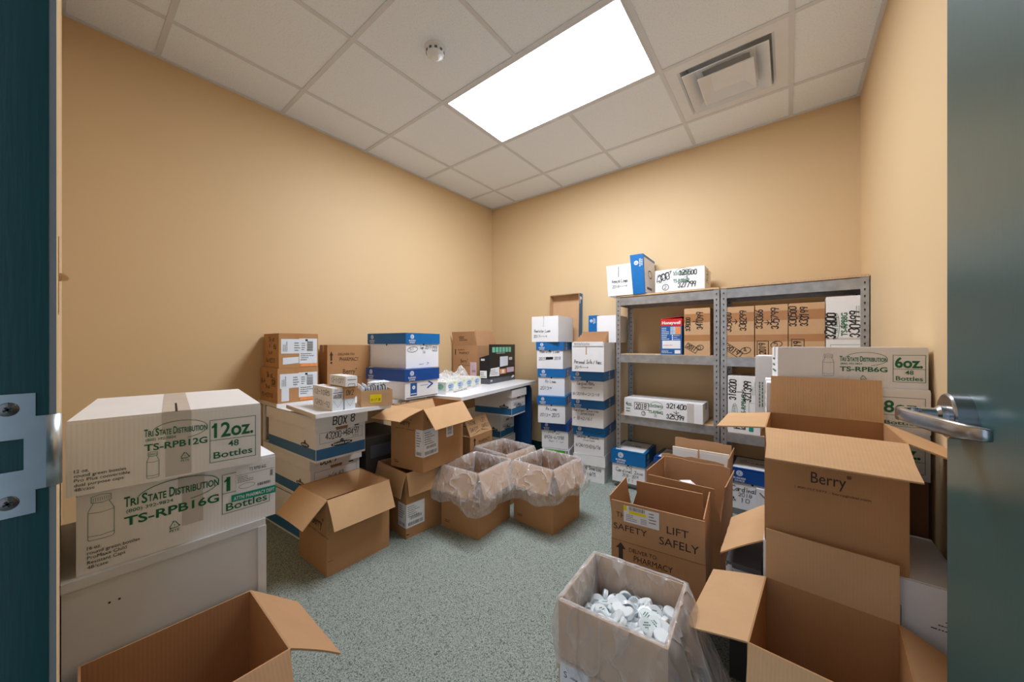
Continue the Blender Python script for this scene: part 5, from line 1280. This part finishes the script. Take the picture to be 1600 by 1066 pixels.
# white carton with one flap out, carrying the tall open brown box
def pr_o16(t, dims, fo):
    w, d, h = dims; D = Decal(); D.boxface(dims, 'f')
    D.frame(.235, h-.150, .292, h-.070, .0012, 'ink_soft'); 
    for i in range(3): D.smalllines(w-.045-.012*i, h-.082-.011*i, w-.004, h-.075-.011*i, 1, 'ink', seed=i)
    D.build('carton_print', t)
    bm = bmesh.new(); bx(bm, (-w/2+.006,-d/2+.006,h-.002),(w/2-.006,d/2-.006,h+.002)); obj('closed_flaps', bm, 'white', t)
open_box('shipping_carton', 'white carton with one brown-lined flap folded out, under the tall open brown box', 'carton', (.352,1.328), 0, 0, (.412,.320,.536),
         {'l': (124,.145,.008,.03,.0015)}, 'white', 'kraft_flap', group='white cartons by the door', prints=pr_o16)
def pr_o15(t, dims, fo):
    w, d, h = dims; k = .95; D = Decal(); D.boxface(dims, 'f'); berry_logo(D, .116*k, .211*k, .092*k)
    D.build('carton_print', t)
open_box('cardboard_box', 'large open brown box with all four flaps out, beside the door', 'cardboard box', (.248,1.332), .5395, -.4, (.305,.305,.345),
         {'f': (103,.185,.008,.03), 'b': (9,.138,.002), 'l': (97,.133,.010), 'r': (110,.135,.012,.05)}, 'kraft', group='open brown boxes', prints=pr_o15)
gc = base('storage_bin', 'grey plastic storage bin with a white corner post, half hidden by a flap', 'storage bin', (-.068,1.385), 0, 0, .100, .26)
bm = bmesh.new(); bx(bm, (-.040,-.120,.01),(.050,.13,.27)); bevel(bm, .004, 2); obj('shade_dark_body', bm, 'hole', gc)  # near-black colour stands in for the deep shade on the carpet below the flap
bm = bmesh.new(); bx(bm, (-.040,-.125,.272),(.050,.13,.385)); bevel(bm, .006, 2); obj('drawer', bm, 'binlight', gc)
bm = bmesh.new(); prism(bm, [(-.128,.388),(.13,.388),(.13,.425),(-.128,.405)], x0=-.048, x1=.050); bevel(bm, .003, 2); obj('lid', bm, 'darkplastic', gc)
bm = bmesh.new(); cyl(bm, (-.038,-.118,.272), .012, .012, .123, 20); obj('corner_post', bm, 'whiteplastic', gc)
# big open box in the right foreground
open_box('cardboard_box', 'open brown box in the right foreground with wide flaps spread', 'cardboard box', (.204,.975), 0, -3.9, (.281,.319,.435),
         {'l': (103,.145,.0,.03), 'b': (2,.146,.0,-.01), 'r': (112,.140,.004,.05), 'f': (150,.145,.002)}, 'kraft', group='open brown boxes')
# three tall boxes with their flaps standing up
def pr_o10(t, dims, fo):
    w, d, h = dims; D = Decal(); D.boxface(dims, 'f')
    D.rect(.029, .262, .046, .335, 'ink_brown'); D.poly([(.018,.333),(.057,.333),(.0375,.357)], 'ink_brown'); D.rect(.029, .245, .046, .256, 'ink_brown')
    D.text('DELIVER TO:', .070, .330, .015, 'ink_brown', width=.105); D.text('PHARMACY', .088, .298, .022, 'ink_brown', width=.140)
    D.line((.001,h-.0015),(w-.001,h-.0015), .0022, 'kraft_dark'); D.build('carton_print', t)
    E_ = Decal(); flap_face(E_, dims, 'f', 2, .155)
    E_.text('THINK', .020, .092, .020, 'ink_brown', width=.085); E_.text('SAFETY', .010, .042, .024, 'ink_brown', width=.128); E_.text('LIFT', .208, .078, .027, 'ink_brown', width=.073); E_.text('SAFELY', .182, .030, .029, 'ink_brown', width=.132); E_.build('flap_print', t)
    L = Decal(); flap_face(L, dims, 'f', 2, .155); L.rect(.050, .080, .182, .146, 'paper', .0018); L.O = L.O + L.n*.0010; L.rect(.050, .124, .062, .146, 'yellow', .0010); L.rect(.070, .116, .135, .128, 'yellow', .0010); L.barcode(.070, .130, .130, .144, 'ink_soft'); L.smalllines(.060, .086, .105, .114, 4, 'ink_soft'); L.smalllines(.145, .095, .176, .14, 4, 'ink_soft', seed=4); L.smalllines(.115, .086, .14, .108, 4, 'ink_soft', seed=6); L.build('shipping_label', t)
open_box('cardboard_box', 'brown box with upright flaps printed THINK SAFETY LIFT SAFELY', 'cardboard box', (-.228,1.385), 0, 5, (.335,.300,.365),
         {'f': (2,.155,.0), 'l': (4,.155,.026,.05), 'r': (-2,.155,.010), 'b': (-14,.150,.030,.06)}, 'kraft_worn', group='open brown boxes', prints=pr_o10)
open_box('cardboard_box', 'worn brown box with upright flaps right behind the THINK SAFETY box', 'cardboard box', (-.236,1.798), 0, -1.2, (.333,.320,.350),
         {'f': (8,.150,.020,.03), 'l': (0,.152,.012), 'r': (3,.150,.020,.05,.004), 'b': (-2,.152,.004,.02,.003)}, 'kraft_worn', group='open brown boxes')
o13 = open_box('cardboard_box', 'worn brown box holding white folders, furthest of three with upright flaps', 'cardboard box', (-.266,2.183), 0, .2, (.336,.329,.370),
         {'f': (-4,.128,.004,.0,.006), 'b': (2,.152,.004,.02,.005), 'r': (4,.150,.03,.02)}, 'kraft_worn', group='open brown boxes')
for i, (x0, x1, y) in enumerate(((-.62,-.44,2.42),(-.435,-.275,2.43))):
    f = thing('folder', ('left' if i == 0 else 'right') + ' white folder edge standing in the furthest worn brown box', 'folder', ((x0+x1)/2 if i else -.515, y, .006), 0, 'folders in the worn brown box')
    bm = bmesh.new(); L = (x1-x0)/2 if i else .073
    bx(bm, (-L,-.006,0),(L,.006,.478)); bevel(bm, .002, 1); obj('cover', bm, 'bookedge', f)
    bm = bmesh.new(); bx(bm, (-L+.004,-.0065,.01),(L-.004,-.006,.465)); obj('front_sheet', bm, 'paper', f)
sc = thing('packing_paper', 'crumpled white packing paper standing inside the worn middle box with upright flaps', 'packing paper', (-.40,1.93,.006), 0)
bm = bmesh.new(); rn = random.Random(3); rings = []
for k in range(12):
    z = .44*k/11; ring = []
    for i in range(14):
        a_ = 2*PI*i/14; r_ = (.055-.030*k/11)*rn.uniform(.6,1.25); ring.append(bm.verts.new((r_*math.cos(a_)*1.5, r_*math.sin(a_), z+rn.uniform(-.01,.01))))
    rings.append(ring)
for p_, q_ in zip(rings, rings[1:]):
    for i in range(14): bm.faces.new((p_[i],p_[(i+1)%14],q_[(i+1)%14],q_[i]))
bm.faces.new(rings[0][::-1]); bm.faces.new(rings[-1]); obj('crumple', bm, 'paper', sc)
# lined box full of bottle caps, in the foreground
LB = dict(N=(-.212,.832), yaw=3.5, dims=(.274,.258,.456))
def pr_o11(t, dims, fo):
    w, d, h = dims; D = Decal(); D.boxface(dims, 'f'); D.line((.001,h-.150),(w-.001,h-.150), .003, 'kraft_dark')
    D.rect(.004, h-.31, .085, h-.158, 'paper', .0008); D.text('S', .016, h-.195, .016, 'ink'); D.smalllines(.034,h-.195,.07,h-.18,1,'ink_soft'); D.smalllines(.012,h-.30,.075,h-.205,6,'ink_soft'); D.build('carton_print', t)
lb = lined('lined brown box full of white bottle caps in the foreground', LB['N'], LB['yaw'], LB['dims'], .165, {'f': .07, 'r': .30, 'b': .14, 'l': .08}, 21,
      flaps={'l': (178,.005,0)}, prints=pr_o11, fold=.012, mat='kraft_pale', side_len={'f': .165, 'r': .36, 'b': .20, 'l': .19}, inside=.36)
# bottle caps: one of each kind, then copies
def cap_mesh(printed):
    D = bmesh.new(); r, hh = .0200, .0120
    lathe(D, [(.0001,hh),(r*.86,hh),(r*.90,hh-.0012),(r*.96,hh-.0008),(r,hh-.003),(r*1.02,0),(r*.93,0),(r*.91,hh-.003),(.0001,hh-.003)], 22)
    if printed:
        for rr, y in ((.006,.0055),(.010,0),(.006,-.0055)):
            for q in range(4):
                x = -rr+2*rr*q/4; bx(D, (x,y-.0014,hh),(x+rr*.36,y+.0014,hh+.0003), 1)
    me = bpy.data.meshes.new('shell'); bmesh.ops.recalc_face_normals(D, faces=D.faces); D.to_mesh(me); D.free()
    me.materials.append(M['capwhite']); me.materials.append(M['green']); return me
CM = [cap_mesh(False), cap_mesh(True)]
a = R(LB['yaw']); cc = Vector(lb.location); RZ = Matrix.Rotation(a, 3, 'Z')
rn = random.Random(44); placed = []
def pile_z(x, y): return .412 + .020*math.sin(x*16+1.2)*math.cos(y*13) - .012*(y/.12) + .014*(x/.13)
tries = 0; W, Dp = LB['dims'][0]/2-.034, LB['dims'][1]/2-.034
while len(placed) < 215 and tries < 60000:
    tries += 1
    x, y = rn.uniform(-W,W), rn.uniform(-Dp,Dp); lay = len(placed)//72
    z = pile_z(x,y) - .034 + .0165*lay + rn.uniform(-.003,.003)
    if all((x-p[0])**2+(y-p[1])**2+((z-p[2])*1.7)**2 > .0238**2 for p in placed): placed.append((x,y,z))
for i, (x,y,z) in enumerate(placed):
    o = bpy.data.objects.new('bottle_cap', CM[0 if rn.random() < .55 else 1]); C.objects.link(o)
    til = rn.gauss(0, .42) if rn.random() < .75 else rn.uniform(.9, 1.6)
    up = 0 if rn.random() < .72 else PI
    o.rotation_euler = (til+up, rn.gauss(0,.25), rn.uniform(0,6.28)); o.location = cc + RZ @ Vector((x,y,z))
    tag(o, 'white plastic bottle cap in the lined box of caps', 'bottle cap', 'bottle caps in the lined box')
# a bed of caps deeper down that nobody could tell apart
bm = bmesh.new(); n = 24
g = []
rn = random.Random(2)
for i in range(n+1):
    for j in range(n+1):
        x = (i/n-.5)*(LB['dims'][0]-.075); y = (j/n-.5)*(LB['dims'][1]-.075); g.append(bm.verts.new((x,y,pile_z(x,y)-.040+rn.uniform(-.006,.006))))
for i in range(n):
    for j in range(n): bm.faces.new((g[i*(n+1)+j],g[(i+1)*(n+1)+j],g[(i+1)*(n+1)+j+1],g[i*(n+1)+j+1]))
def wall_ring(): 
    e = [ed for ed in bm.edges if len(ed.link_faces) == 1]; r = bmesh.ops.extrude_edge_only(bm, edges=e)
    for v in r['geom']:
        if isinstance(v, bmesh.types.BMVert): v.co.z = .008
wall_ring()
hp = obj('bottle_cap_heap', bm, 'capwhite', None, loc=cc, rot=(0,0,a)); tag(hp, 'heap of white bottle caps filling the lined foreground box', 'bottle caps', None, 'stuff')

# ------------------------------------------------------------------ camera and light
cam = bpy.data.cameras.new('camera'); co = bpy.data.objects.new('camera', cam); C.objects.link(co)
FPX = 550.23
cam.sensor_fit = 'HORIZONTAL'; cam.sensor_width = 36; cam.lens = FPX/1600*36
cam.shift_x = -(807.03-800)/1600; cam.shift_y = (538.71-533)/1600
cam.clip_start = .02; cam.clip_end = 50
co.location = (0, 0, 1.14); co.rotation_euler = (PI/2, 0, R(37.603))
SC.camera = co
wd = bpy.data.worlds.new('hall'); SC.world = wd; wd.use_nodes = True
b = wd.node_tree.nodes['Background']; b.inputs['Color'].default_value = (.78,.92,1.14,1); b.inputs['Strength'].default_value = .85
vs = SC.view_settings; vs.view_transform = 'Standard'; vs.look = 'None'; vs.gamma = 1; vs.use_curve_mapping = False; vs.exposure = EXPO
